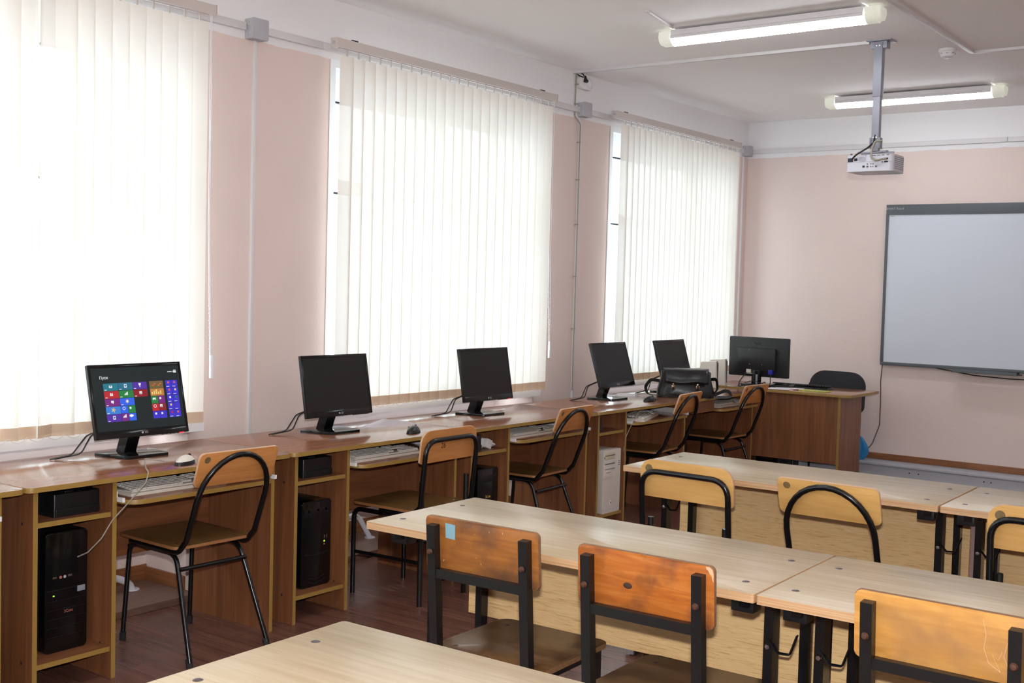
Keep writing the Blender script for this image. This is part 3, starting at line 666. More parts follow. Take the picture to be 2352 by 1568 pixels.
for k in range(5): tile(x2+.006+k*.010, cell(0, 1)[1]+.006, .006, .010+(k % 3)*.005, 'c_yel', .0243)
for r, (k1, k2) in enumerate((('c_green', 'c_mag'), ('c_red', 'c_dred'), ('c_ind', 'c_ind'))):
    y = cell(0, r+2)[1]; tile(x2, y, HW, th, k1); tile(x2+HW+.0015, y, HW, th, k2)
x3 = .1325
for r in range(5):
    for c in range(2):
        tile(x3+c*.0295, cell(0, r)[1], .028, th, 'c_ind'); tile(x3+c*.0295+.003, cell(0, r)[1]+.003, .014, .002, 'c_white', .0243)
def ic(kind, x, y, col='c_white'):
    z = .0244
    if kind == 'mail': tile(x-.007, y-.005, .014, .010, col, z); q.slab([(x-.006, y+.004), (x, y-.001), (x+.006, y+.004)], z+.0003, z+.0005, keys.index('c_teal'), X=PXX)
    elif kind == 'page': tile(x-.006, y-.007, .012, .014, col, z); tile(x-.004, y-.003, .008, .007, 'c_teal2', z+.0003)
    elif kind == 'cup': q.slab([(x-.006, y+.008), (x-.004, y), (x-.001, y-.003), (x-.001, y-.006), (x-.003, y-.008), (x+.003, y-.008), (x+.001, y-.006), (x+.001, y-.003), (x+.004, y), (x+.006, y+.008)], z, z+.0003, keys.index(col), X=PXX)
    elif kind == 'people':
        for dx in (-.004, .003): q.lathe([(0, z+.0003), (.0025, z+.0003), (.0025, z)], 8, keys.index(col), X=PXX @ T(x+dx, y+.004, 0)); tile(x+dx-.003, y-.006, .006, .007, col, z)
    elif kind == 'chart':
        for k in range(4): tile(x-.008+k*.004, y-.006, .003, .005+k*.0028, col, z)
    elif kind == 'news': tile(x-.006, y-.006, .012, .012, col, z); tile(x-.004, y-.004, .008, .003, 'c_dred', z+.0003)
    elif kind == 'chat': tile(x-.006, y-.003, .012, .009, col, z); q.slab([(x-.001, y-.003), (x+.004, y-.003), (x+.003, y-.008)], z, z+.0003, keys.index(col), X=PXX)
    elif kind == 'sun':
        for k in range(4): q.box((-.008, -.001, z), (.008, .001, z+.0003), keys.index('c_yel'), X=PXX @ T(x, y, 0) @ RZ(k*PI/4))
        q.lathe([(0, z+.0005), (.004, z+.0005), (.004, z)], 10, keys.index('c_white'), X=PXX @ T(x, y, 0))
    elif kind == 'flower':
        for k in range(5): q.box((0, -.0015, z), (.010, .0015, z+.0003), keys.index('c_yel'), X=PXX @ T(x, y, 0) @ RZ(k*PI*.4))
    elif kind == 'ring': q.tube([(x+.006*math.cos(a*.7), y+.006*math.sin(a*.7), z+.0002) for a in range(9)], .0009, seg=5, mi=keys.index(col), closed=True, X=PXX)
    elif kind == 'cloud':
        for dx, r in ((-.005, .004), (0, .006), (.006, .004)): q.lathe([(0, z+.0003), (r, z+.0003), (r, z)], 10, keys.index(col), X=PXX @ T(x+dx, y, 0))
    elif kind == 'sq': tile(x-.004, y-.004, .008, .008, col, z)
    elif kind == 'pad': tile(x-.007, y-.003, .014, .006, col, z); tile(x-.007, y-.006, .004, .004, col, z); tile(x+.003, y-.006, .004, .004, col, z)
for (c, r, k) in ((0, 0, 'mail'), (1, 0, 'page'), (2, 0, 'cup'), (0, 1, 'people'), (1, 1, 'chart'), (2, 1, 'news'), (0, 2, 'chat'), (1, 2, 'sun'), (0, 3, 'flower'), (0, 4, 'page')):
    x, y = cell(c, r); ic(k, x+tw/2, y+th*.56)
x, y = cell(1, 3); ic('ring', x+.014, y+.02); ic('sq', x+.0435, y+.02)
x, y = cell(1, 4); ic('chart', x+.014, y+.02); ic('cloud', x+.0435, y+.02)
for r, (a, b2) in enumerate((('pad', 'sq'), ('ring', 'news'), ('sq', 'sq'))):
    y = cell(0, r+2)[1]+.02; ic(a, x2+.014, y); ic(b2, x2+.0435, y)
cols = ['c_org', 'c_org', 'c_org', 'c_yel', 'c_white', 'c_green', 'c_yel', 'c_ind', 'c_red', 'c_org']
for r in range(5):
    for c in range(2): ic('sq', x3+c*.0295+.014, cell(0, r)[1]+.021, cols[r*2+c])
ic('people', .185, .108)
si = q.build('start_screen', keys, mons[0])
text('screen_title', 'Пуск', .0165, PXX @ T(-.150, .094, .0243), 'c_white', mons[0])
text('user_name', 'ученик_5', .0065, PXX @ T(.163, .107, .0243), 'c_white', mons[0])
for i in (0, 2):
    for ch in mons[i].children:
        if ch.name.startswith('power_led'):
            ch.data = ch.data.copy(); ch.data.materials[0] = M['led_r']; ch['label'] = 'glowing red power light'

# monitor on the teacher's desk, seen from behind
t = thing('desktop_monitor', (.545, 8.40, .755), -.05, "black widescreen monitor seen from behind on the teacher's desk", 'monitor')
q = MB(); q.slab(rrect(-.252, .252, -.152, .152, .008), -.012, .016, X=T(0, 0, .222) @ FY, bev=.005); q.build('housing', 'bplastic', t)
q = MB(); q.slab(rrect(-.168, .155, -.105, .068, .012), .016, .042, X=T(0, 0, .222) @ FY, bev=.006); q.build('rear_cover', 'bplastic', t)
q = MB(); q.slab([(-.236, -.135), (.236, -.135), (.236, .14), (-.236, .14)], -.0145, -.012, X=T(0, 0, .222) @ FY); q.build('screen', 'screen', t)
q = MB(); q.box((-.035, -.05, .0), (.035, -.02, .12), bev=.004); q.box((.002, -.0515, .0), (.018, -.05, .09), mi=1); q.build('stand_neck', ['bgloss', 'steel'], t)
q = MB(); q.slab(rrect(-.11, .11, -.09, .09, .02), 0, .012, bev=.004); q.build('stand_base', 'bgloss', t)
text('logo', 'BenQ', .028, T(-.01, -.0175, .325) @ FY, 'rubber', t)
q = MB()
for (x, z) in ((-.065, .275), (.04, .275), (-.058, .165), (.046, .165)): q.lathe([(0, .003), (.003, .002), (.003, 0)], 8, X=T(x, -.042, z) @ RX(PI/2))
q.build('screw', 'chrome', t)
q = MB(); q.box((.105, -.052, .095), (.14, -.018, .13), bev=.002); q.tube(fillet([(.122, -.04, .10), (.124, -.045, .03), (.12, -.05, .008)], .01), .004, seg=7, mi=1); q.build('video_plug', ['blue', 'bcable'], t)
q = MB(); q.box((-.085, -.045, .10), (-.045, -.03, .125), bev=.002); q.box((-.09, -.05, .092), (-.02, -.03, .097)); q.build('power_socket', 'beige', t)
q = MB(); q.tube(fillet([(-.08, -.05, .10), (-.11, -.07, .05), (-.13, -.08, .01), (-.10, -.10, -.004)], .03), .004, seg=7); q.build('cable', 'bcable', t)

# ================================================================== KEYBOARDS AND MICE
def make_keyboard(km, bmat, name='keyboard'):
    t = thing(name, (0, 0, 0), 0, '', 'keyboard', 'keyboards')
    q = MB()   # front edge at x=+.075, back at -.075, long along y
    q.slab([(-.225, -.078), (.225, -.078), (.228, .07), (-.228, .07)], 0, .012, X=RZ(-PI/2) @ Matrix(((1, 0, 0, 0), (0, 1, 0, 0), (0, 0, 1, 0), (0, 0, 0, 1))), bev=.003)
    q.slab([(-.222, -.06), (.222, -.06), (.222, .068), (-.222, .068)], .011, .017, X=RZ(-PI/2) @ T(0, 0, 0) @ RX(.05), bev=.002)
    q.build('keyboard_body', bmat, t)
    q = MB()
    for r in range(6):
        x = .055-r*.0205-(.006 if r == 5 else 0)
        def key(y, w, x=x, r=r):
            q.box((x-.0085, y-w/2, .019+r*.0012), (x+.0085, y+w/2, .027+r*.0016), bev=.0016)
        if r == 0:
            y = -.215
            for w in (.022, .019, .019, .105, .019, .019, .022): key(y+w/2, w-.002); y += w+.0005
        else:
            n = 14 if r < 5 else 13
            for k in range(n): key(-.205+k*(.0203 if r < 5 else .0215), .0178)
        for k in range(3):
            if not (r in (1,) and k != 1) and r != 2: key(.100+k*.0195, .0175)
        for k in range(4):
            if r < 5: key(.163+k*.0165, .0145)
    q.build('keys', km, t)
    return t
kb = make_keyboard('key', 'beige'); used = False
for (x, y, z, rz, lb) in ((.62, 2.845, .658, .0, 'light grey keyboard on the tray under the lit monitor'), (.62, 4.02, .658, .02, 'light grey keyboard on the tray left of the chair marked 26'), (.62, 5.235, .658, .02, 'light grey keyboard on the tray of the middle desk'), (.63, 6.46, .658, .32, 'light grey keyboard lying askew on the tray above the beige tower'), (.62, 7.66, .658, 0, 'light grey keyboard on the tray of the last desk, below the bag strap')):
    place(kb, used, (x, y, z), rz, lb); used = True
k2 = make_keyboard('keyd', 'bplastic', 'black_keyboard'); k2.location = (.87, 8.47, .7555); k2.rotation_euler = (0, 0, PI/2+.06); k2['label'] = "black keyboard on the teacher's desk behind the papers"; del k2['group']
def make_mouse(top, side, cord):
    t = thing('mouse', (0, 0, 0), 0, '', 'mouse', 'computer mice')
    q = MB()
    def f(u, v, k=1, z0=0):
        a = 2*PI*u; x = .055*math.cos(a)*(1-.0*v); y = .031*math.sin(a)*(1-.12*math.cos(a))
        h = math.cos(v*PI/2); hh = math.sin(v*PI/2)
        return Vector((x*h, y*h, z0+.036*hh*(1-.15*math.cos(a)*h)*k))
    q.grid(lambda u, v: f(u, v), 24, 7, closed_u=True)
    for f_ in q.bm.faces:
        f_.material_index = 0 if f_.calc_center_median().z > .016 else 1
    q.slab([(.054*math.cos(2*PI*k/20), .030*math.sin(2*PI*k/20)) for k in range(20)], -.0, .003, 1)
    q.build('shell', [top, side], t)
    q = MB(); q.lathe([(.0, .004), (.007, .004), (.009, 0), (.007, -.004), (0, -.004)], 14, X=T(-.032, 0, .030) @ RX(PI/2)); q.build('scroll_wheel', 'rubber', t)
    q = MB(); q.tube(fillet([(-.052, 0, .010), (-.085, -.03, .004), (-.12, -.02, .003), (-.2, -.10, .003)], .03), .002, seg=6); q.build('cord', cord, t)
    return t
m1 = make_mouse('beige', 'bplastic', 'cable'); m1.location = (.668, 2.875, .75); m1.rotation_euler = (0, 0, 1.9+PI); m1['label'] = 'white mouse with black sides on the desk of the lit monitor'
for c in list(m1.children):
    if c.name.startswith('cord'): bpy.data.objects.remove(c)
q = MB(); q.tube([m1.matrix_world.inverted() @ Vector((0, 0, 0))]*0 or fillet([(-.03, -.052, .012), (-.09, -.06, .012), (-.13, -.09, .018), (.03, -.20, .010), (.095, -.235, .006), (.10, -.25, -.03), (.08, -.30, -.09), (.055, -.36, -.16), (.05, -.40, -.22), (.02, -.435, -.27), (-.02, -.45, -.29)], .03), .0024, seg=7)
cd = q.build('cord', 'cable', m1); cd.matrix_local = RZ(-(1.9+PI))
m2 = make_mouse('bplastic', 'bgloss', 'bcable'); m2.location = (.635, 4.255, .75); m2.rotation_euler = (0, 0, -1.2); m2['label'] = 'black mouse on the worktop left of the chair marked 26'
m3 = copy_tree(m2); m3.location = (.60, 6.615, .75); m3.rotation_euler = (0, 0, 1.45+PI); m3['label'] = 'black mouse between the fourth monitor and the black bag'
m4 = make_mouse('beige', 'beige', 'cable'); m4.location = (.50, 7.62, .75); m4.rotation_euler = (0, 0, 1.6); m4['label'] = 'white mouse just right of the black bag'
q = MB(); q.tube(fillet([(.02, 0, .12), (-.01, -.035, .04), (-.03, -.06, -.03), (-.035, -.075, -.12)], .03), .0022, seg=7)
cc = q.build('thin_cable', 'cable'); cc.location = (.735, 6.215, .60); tag(cc, 'thin pale cord hanging from the tray onto the beige tower', 'cable')

# ================================================================== UPS BOXES, TOWERS
def ups(loc, rz, w, label):
    t = thing('backup_battery', loc, rz, label, 'power supply box', 'black power boxes on the upper shelves')
    q = MB(); q.slab(rrect(-.30, 0, 0, w, .006), 0, .082, bev=.006); q.build('housing', 'bplastic', t)
    q = MB(); q.slab(rrect(-.004, .006, .004, w-.004, .002), .004, .03, bev=.001); q.slab(rrect(-.05, -.02, w*.3, w*.5, .004), .082, .087); q.build('front_lip', 'bplastic', t)
ups((.655, 2.325, .616), 0, .185, 'black power backup box on the shelf above the big black tower')
ups((.655, 3.515, .616), 0, .175, 'black power backup box on the shelf of the second desk')
ups((.655, 4.648, .616), 0, .125, 'black power backup box with a white plug next to it')
ups((.655, 5.852, .616), 0, .105, 'black power backup box on the shelf above the beige tower')
t = thing('socket_adapter', (.62, 4.84, .65), 0, 'white plug adapter with a short white cord on the upper shelf', 'plug adapter')
q = MB(); q.box((-.06, -.06, -.033), (.0, -.01, .022), bev=.004); q.box((-.03, -.015, -.028), (.03, .035, .02), bev=.005, X=RX(-.35)); q.build('adapter_body', 'white', t)
q = MB(); q.tube(fillet([(.02, .03, -.005), (.03, .06, -.015), (-.02, .075, -.030)], .02), .006, seg=8); q.build('cord', 'white', t)

def tower(style, loc, w, h, label, d=.42, grp='computer towers in the desk cabinets'):
    t = thing('computer_tower', loc, 0, label, 'computer tower', grp)
    body = 'beige' if style == 'beige' else 'bplastic'
    q = MB(); q.box((-d, 0, .006), (-.035, w, h-.004), bev=.002); q.build('case', body, t)
    q = MB(); q.slab(rrect(0, w, 0, h, .012 if style != 'beige' else .006), -.035, 0, X=FX, bev=.006); fr = q.build('front_panel', 'bgloss' if style != 'beige' else 'beige', t)
    q = MB()
    for y in (.02, w-.04):
        for x in (-.06, -d+.04): q.slab(rrect(x-.012, x+.012, y, y+.02, .004), -.0, .007)
    q.build('foot', 'rubber', t)
    def blk(name, items, mk, dx=.0015):
        q = MB()
        for (y, z, ww, hh) in items: q.box((-.002, y*w-ww/2, z*h-hh/2), (dx, y*w+ww/2, z*h+hh/2), bev=.0004)
        return q.build(name, mk, fr)
    def rnd_(name, items, mk):
        q = MB()
        for (y, z, r) in items: q.lathe([(0, .001), (r*.4, .001), (r, .0018), (r*1.1, 0)], 12, X=T(0, y*w, z*h) @ RY(PI/2))
        return q.build(name, mk, fr)
    if style == 'big':
        blk('usb_port', [(.22, .625, .016, .007), (.58, .625, .016, .007)], 'chrome')
        rnd_('audio_jack', [(.36, .622, .005)], 'led_r' if False else 'red_text'); rnd_('audio_jack', [(.46, .622, .005)], 'logo')
        blk('power_button', [(.85, .50, .030, .020)], 'steel', .004)
        blk('power_led', [(.2, .475, .006, .004)], 'led_g')
        blk('seam', [(.5, .52, w*.96, .0012)]+[(.5, .43-k*.075, w*.9, .0008) for k in range(5)], 'rubber')
        text('logo', '3Cott', .015, FX @ T(w*.55, h*.33, .0008), 'red_text', fr)
    elif style == 'mid':
        blk('drive_bay', [(.5, .86, w*.82, .035)], 'bplastic'); blk('usb_port', [(.78, .56, .006, .016), (.86, .56, .006, .016)], 'chrome')
        blk('symbol', [(.24, .885, .010, .010), (.55, .885, .010, .010), (.82, .885, .010, .010)], 'logo')
        rnd_('audio_jack', [(.78, .51, .0035)], 'led_g'); rnd_('audio_jack', [(.78, .475, .0035)], 'red_text')
        q = MB(); q.tube([(.001, w*(.1+.8*k/12), h*(.39+.02*math.sin(PI*k/12)*-1)) for k in range(13)], .003, seg=6); q.tube([(.001, w*(.2+.6*k/12), h*(.12-.03*math.sin(PI*k/12))) for k in range(13)], .003, seg=6); q.tube([(.001, w*(.2+.6*k/12), h*(.07-.03*math.sin(PI*k/12))) for k in range(13)], .003, seg=6); q.build('curved_vent', 'bplastic', fr)
    elif style == 'small':
        blk('drive_bay', [(.5, .86, w*.82, .035)], 'bplastic'); text('logo', '3Cott', .019, FX @ T(w*.52, h*.62, .0008), 'yel_text', fr)
        blk('usb_port', [(.2, .18, .013, .006), (.62, .19, .013, .006)], 'chrome'); rnd_('audio_jack', [(.38, .18, .003), (.48, .18, .003)], 'logo')
    elif style == 'beige':
        blk('optical_drive', [(.36, .935, w*.56, .022), (.36, .885, w*.56, .026)], 'beige_d', .003)
        blk('bay_cover', [(.36, .82, w*.56, .036), (.36, .735, w*.56, .040)], 'beige', .002)
        blk('floppy_drive', [(.27, .63, w*.4, .05)], 'beige', .004); blk('slot', [(.36, .912, w*.5, .001), (.36, .785, w*.55, .0025), (.36, .70, w*.55, .0025), (.27, .645, w*.26, .003), (.06, .885, .005, .006)], 'projd', .0048)
        blk('button', [(.90, .80, .014, .003), (.90, .77, .014, .003), (.90, .74, .014, .003)], 'kgap', .003)
        blk('badge', [(.47, .16, .016, .022)], 'paper', .002); blk('badge_mark', [(.47, .16, .007, .010)], 'bplastic', .003)
        blk('groove', [(.5, .07, w*.96, .002)], 'grey_box', .001)
    else:
        blk('vent', [(.5, .2+.06*k, w*.6, .008) for k in range(5)], 'rubber'); blk('power_button', [(.5, .8, .02, .02)], 'steel', .003)
    return t
tower('big', (.615, 2.318, .118), .168, .435, 'big black computer tower with silver power button in the leftmost open cabinet')
tower('mid', (.63, 3.535, .118), .178, .385, 'black computer tower with curved vents in the second desk')
tower('small', (.66, 4.742, .118), .175, .40, 'black computer tower with yellow lettering behind the near table corner')
tower('beige', (.69, 5.925, .118), .20, .385, 'beige computer tower with drive bays in the cabinet')
tower('plain', (.42, 7.325, .0), .17, .47, 'dark computer tower on the floor left of the farthest chair at the desks', grp='dark towers on the floor')
tt = tower('plain', (.53, 8.44, .0), .18, .43, "dark computer tower under the teacher's desk", grp='dark towers on the floor'); tt.rotation_euler = (0, 0, -PI/2)

# ================================================================== BAG, SPEAKERS, PAPERS
t = thing('shoulder_bag', (.585, 7.13, .75), -1.02, 'black leather shoulder bag slumped on the last computer desk', 'bag')
q = MB()
def bagf(u, v):
    a = 2*PI*u; ph = v*PI/2*1.0
    e = .55
    cx = math.copysign(abs(math.cos(a))**e, math.cos(a)); sy = math.copysign(abs(math.sin(a))**e, math.sin(a))
    prof = [1.0, 1.06, 1.05, 1.0, .93, .84, .72, .55, .3, 0][int(round(v*9))]
    z = [0, .02, .05, .08, .11, .135, .155, .168, .174, .176][int(round(v*9))]
    wob = 1+.05*math.sin(5*a+v*7)+.03*math.sin(11*a-v*9)
    return Vector((.10*cx*prof*wob*(1-.25*v), .195*sy*(1-.18*v if prof > 0 else 0)*(1 if prof > .5 else prof*1.7)*(1+.03*math.sin(9*v)), z+.006*math.sin(7*a)*v))
q.grid(bagf, 40, 9, closed_u=True); q.slab([tuple(bagf(k/40, 0)[:2]) for k in range(40)], -.0, .004); q.build('bag_body', 'leather', t, ang=70)
q = MB()   # flap wrapping over the front
def flap(u, v):
    y = (u-.5)*.31; s = v
    if s < .4: x = -.05+s/.4*.12; z = .182+.014*math.sin(s/.4*PI)
    else: r = (s-.4)/.6; x = .07+.045*math.sin(r*PI/2); z = .182-.085*r+.004*math.cos(u*9)
    return Vector((x+.004*math.sin(u*8+v*3), y*(1-.06*v), z))
g = q.grid(flap, 14, 10); fb = q.build('flap', 'leather', t, ang=70)
sd = fb.modifiers.new('thick', 'SOLIDIFY'); sd.thickness = .006
for y in (-.09, .075):
    q = MB(); q.slab(rrect(-.008, .008, -.045, .0, .004), 0, .006, X=T(.118, y, .098) @ FX, bev=.001); q.build('strap_tab', 'leather', t)
    q = MB(); q.box((.116, y-.011, .066), (.124, y+.011, .084), bev=.002); q.lathe([(0, .006), (.005, .004), (.006, 0)], 10, X=T(.122, y, .092) @ RY(PI/2)); q.build('buckle', 'gold', t)
for (pts) in ([(-.02, -.17, .10), (.0, -.24, .11), (.02, -.275, .06), (.06, -.26, .012), (.10, -.16, .010), (.13, -.06, .012)], [(-.02, .17, .12), (.02, .21, .13), (.05, .215, .06), (.06, .19, .03)], [(.07, .17, .012), (.04, .26, .05), (.0, .30, .045), (-.01, .315, .012), (.06, .28, .008), (.09, .20, .008)]):
    q = MB(); q.tube(fillet(pts, .04), .01, rect=(.011, .0022)); q.build('strap', 'strap', t)
for k, (x, y, lb) in enumerate(((.335, 7.955, 'front pale grey desktop loudspeaker beside the black bag'), (.29, 8.20, 'rear pale grey desktop loudspeaker behind its twin'))):
    t = thing('loudspeaker', (x, y, .75 if k == 0 else .755), .28, lb, 'loudspeaker', 'desktop loudspeakers')
    q = MB(); q.slab([(-.06, 0), (.07, 0), (.065, .20), (-.05, .19)], -.045, .045, X=T(0, 0, .0) @ Matrix(((0, 0, 1, 0), (1, 0, 0, 0), (0, 1, 0, 0), (0, 0, 0, 1))) @ I4, bev=.004); q.build('cabinet', 'beige', t, X=RZ(-PI/2))
    q = MB(); q.slab(rrect(-.038, .038, .01, .19, .012), .0, .006, X=T(.0, .0, 0) @ FX, bev=.002); q.build('grille', 'projd', t, X=T(.05, .04, 0) @ RZ(.6) @ T(0, 0, 0))
t = thing('power_adapter', (.60, 8.16, .757), .3, "black adapter with tangled cables on the teacher's desk", 'adapter')
q = MB(); q.box((-.045, -.02, 0), (.045, .02, .028), bev=.004); q.build('adapter_body', 'bplastic', t)
q = MB(); q.tube(fillet([(-.045, 0, .014), (-.09, -.02, .03), (-.10, -.05, .004), (-.04, -.04, .02), (.02, -.05, .03), (.03, -.07, .003)], .02), .003, seg=6); q.tube(fillet([(.045, 0, .014), (.10, .02, .05), (.09, .07, .02), (.0, .05, .05), (-.06, .04, .03)], .02), .003, seg=6); q.build('cable', 'bcable', t)
def paper(loc, rz, w, d, h, mats_, label, name='paper_sheet', cat='paper'):
    q = MB(); q.slab([(-w/2, -d/2), (w/2, -d/2), (w/2, d/2), (-w/2, d/2)], 0, h, bev=0); o = q.build(name, mats_); o.location = loc; o.rotation_euler = (0, 0, rz); return tag(o, label, cat)
paper((.80, 8.26, .7552), .15, .20, .13, .002, 'paper', "white papers in a loose pile on the teacher's desk")
paper((.85, 8.31, .7575), .5, .21, .14, .002, 'paper', "top sheet of the loose papers, turned askew on the teacher's desk")
M['red_print'] = mat('red_print', (196, 60, 66), .5)
paper((.905, 8.255, .7597), .2, .07, .035, .001, 'red_print', "small red card on the papers on the teacher's desk", 'red_card', 'card')
M['mag'] = wood('yellow_green_cover', ((206, 196, 60), (150, 160, 70), (226, 214, 96)), (20, 20, 20), .35, dist=2, bump=0)
paper((1.06, 8.27, .7552), -.05, .21, .12, .008, 'mag', "yellow and green magazine near the corner of the teacher's desk", 'magazine', 'magazine')
# blue plastic bag behind the desk
q = MB()
rb = random.Random(5)
def bb(u, v):
    a = 2*PI*u; r = .065*math.sin(PI*min(.999, max(.02, v*.9+.1)))**.6*(1+.18*math.sin(3*a+v*4)+.1*math.sin(7*a))
    return Vector((r*math.cos(a), r*math.sin(a)*.8, .19*v))
q.grid(bb, 22, 10, closed_u=True); q = q.build('plastic_bag', 'bluep', ang=60); q.location = (1.115, 9.09, .172); tag(q, "crumpled blue plastic bag on the ledge behind the teacher's desk", 'bag')
# teacher's chair
t = thing('office_chair', (.94, 8.92, 0), 0, "black fabric chair behind the teacher's desk", 'chair')
q = MB(); q.slab(rrect(-.225, .225, -.12, .20, (.05, .05, .12, .12), 8), -.03, .03, X=T(0, .09, .665) @ RX(PI/2-.1), bev=.02); q.build('backrest', 'cloth', t)
q = MB(); q.slab(rrect(-.23, .23, -.20, .20, .06), .42, .48, bev=.02, X=T(0, -.13, 0)); q.build('seat', 'cloth', t)
for s in (-1, 1):
    q = MB(); q.tube(fillet([(s*.2, -.26, 0), (s*.2, -.25, .40), (s*.2, .05, .40), (s*.2, .11, .75)], .04), .011, seg=8); q.build('leg', 'black', t)
    q = MB(); q.tube(fillet([(s*.2, .10, 0), (s*.2, .02, .40)], .04), .011, seg=8); q.build('leg', 'black', t)

# ================================================================== CHAIRS  (local front = -x, origin under the seat centre)
def seat_part(t, w, d, mk='seat', emk='seat_edge', r=.035):
    q = MB(); q.slab(rrect(-d/2, d/2, -w/2, w/2, r), .431, .443, 0, 1, bev=.003)
    s_ = q.build('seat', [mk, emk], t)
    q = MB()
    for x in (-d/2+.06, d/2-.06):
        for y in (-w/2+.045, w/2-.045): q.lathe([(0, .0015), (.005, .001), (.006, 0)], 10, X=T(x, y, .4425))
    q.build('rivet', 'chrome', s_)
def make_arch(backmat):
    t = thing('arch_back_chair', (0, 0, 0), 0, '', 'chair', 'arch-backed school chairs')
    seat_part(t, .365, .40)
    lean = math.atan2(.125, .36)
    # arch tube: runs under the seat sides, bends up and closes in an arch
    w = .163; pts = [(-.13, -w, .418), (.185, -w, .418), (.235, -w, .47), (.235+.18*math.tan(lean), -w, .63)]
    top = []
    for k in range(17):
        a = PI*k/16; z = .63+.175*math.sin(a); y = -w*math.cos(a); top.append((.235+(z-.45)*math.tan(lean), y, z))
    pts2 = [(p[0], -p[1], p[2]) for p in reversed(pts)]
    q = MB(); q.tube(fillet(pts[:3]+[pts[3]], [.05, .02]) + top[1:-1] + fillet(pts2, [.02, .05]), .011, seg=12); q.build('back_frame', 'black', t, ang=60)
    # backrest board in front of the tube
    X = T(.235+(.755-.45)*math.tan(lean)-.016, 0, .755) @ RY(lean) @ FX
    q = MB()
    q.slab(rrect(-.186, .186, -.070, .070, .02), -.005, .005, 0, 1, X=X, bev=.002); bk = q.build('backrest', [backmat, 'back_edge'], t)
    q = MB(); q.lathe([(0, .0006), (.0135, .0006), (.0135, 0)], 20, X=X @ T(-.15, .043, .005)); q.build('round_mark', 'disc', bk)
    for s in (-1, 1):
        y = s*.155; fo = s*.012
        q = MB(); q.tube(fillet([(-.185, y+fo*.5, .018), (-.155, y-s*.005, .405), (.0, y-s*.005, .405)], .05), .010, seg=10); l1 = q.build('leg', 'black', t, ang=60)
        q = MB(); q.tube(fillet([(.0, y-s*.005, .405), (.155, y-s*.005, .405), (.30, s*.185, .018)], .07), .010, seg=10); l2 = q.build('leg', 'black', t, ang=60)
        for l, P0, D in ((l1, (-.185, y+fo*.5, 0), Vector((.03, 0, .387))), (l2, (.30, s*.185, 0), Vector((-.14, -s*.03, .387)))):
            D = D.normalized(); P0 = Vector(P0); q = MB(); q.tube([P0+Vector((0, 0, .0)), P0+D*.035], .0135, seg=10); q.build('rubber_foot', 'rubber', l)
    for x_, z_ in ((.190, .352), (-.156, .39)):
        q = MB(); q.tube([(x_, -.156, z_), (x_, .156, z_)], .009, seg=10); q.build('stretcher', 'black', t, ang=60)
    return t
def make_wide(backmat, mark=True):
    t = thing('wide_back_chair', (0, 0, 0), 0, '', 'chair', 'wide-backed school chairs with square tube bow')
    seat_part(t, .40, .40)
    w = .19; xr = .195
    q = MB(); q.tube(fillet([(-.02, -w, .418), (.165, -w, .418), (xr+.025, -w, .46), (xr+.055, -w, .765), (xr+.055, w, .765), (xr+.025, w, .46), (.165, w, .418), (-.02, w, .418)], [.04, .03, .075, .075, .03, .04], 8), .0115, seg=12); q.build('back_frame', 'black', t, ang=60)
    X = T(xr+.032, 0, .745) @ RY(.10) @ FX
    q = MB(); q.slab(rrect(-.205, .205, -.085, .065, (.012, .012, .055, .055), 8), -.005, .005, 0, 1, X=X, bev=.002); bk = q.build('backrest', [backmat, 'back_edge'], t)
    for s in (-1, 1):
        q = MB(); q.tube(fillet([(-.19, s*.185, 0), (-.19, s*.185, .405), (0, s*.185, .405)], .05), .0115, seg=10); q.build('leg', 'black', t, ang=60)
        q = MB(); q.tube([(xr+.012, s*.165, 0), (xr+.012, s*.165, .575)], .0125, seg=10); q.tube([(0, s*.185, .405), (xr, s*.175, .405)], .0115, seg=10); q.build('leg', 'blackm', t, ang=60)
        q = MB(); q.tube([(-.19, s*.185, .20), (xr+.01, s*.168, .20)], .009, seg=8); q.build('stretcher', 'black', t, ang=60)
    q = MB(); q.tube([(xr+.012, -.165, .30), (xr+.012, .165, .30)], .009, seg=8); q.build('rear_crossbar', 'black', t, ang=60)
    return t, bk, X
arch = make_arch('back')
CH = [(.535, 2.985, -.04, 'arch-backed chair nearest the camera at the computer desks, by the lit monitor'), (.515, 5.345, .05, 'arch-backed chair at the computer desks, second nearest, in front of the middle desk'), (.52, 6.655, .09, 'arch-backed chair pushed to the desk with the beige tower'), (.52, 7.685, -.03, "arch-backed chair at the last computer desk, in front of the teacher's desk")]
for i, (x, y, rz, lb) in enumerate(CH): place(arch, i > 0, (x, y, 0), rz, lb)
archy = make_arch('back_y'); archy.location = (2.851, 4.27, 0); archy.rotation_euler = (0, 0, -PI/2); archy['label'] = 'light arch-backed chair tucked under the far table, between two wide-backed chairs'
wide, bk, WX = make_wide('back'); wide.location = (.705, 4.165, 0); wide.rotation_euler = (0, 0, .02); wide['label'] = 'wide-backed chair with the number 26 pencilled on it, at the computer desks'
text('pencilled_number', '26', .036, WX @ T(-.045, -.012, .0052), 'pencil', bk)
widey, bk, WX = make_wide('back_y'); q = MB(); q.lathe([(0, .0006), (.0165, .0006), (.0165, 0)], 20, X=WX @ T(-.165, .028, .005)); q.build('round_mark', 'disc', bk)
widey.location = (2.255, 4.25, 0); widey.rotation_euler = (0, 0, -PI/2-.03); widey['label'] = 'light wide-backed chair at the left end of the far table'
w3 = copy_tree(widey); w3.location = (3.575, 4.24, 0); w3.rotation_euler = (0, 0, -PI/2); w3['label'] = 'light wide-backed chair cut off by the right edge of the photo'
for c in widey.children:
    if c.name.startswith('leg'):
        pass
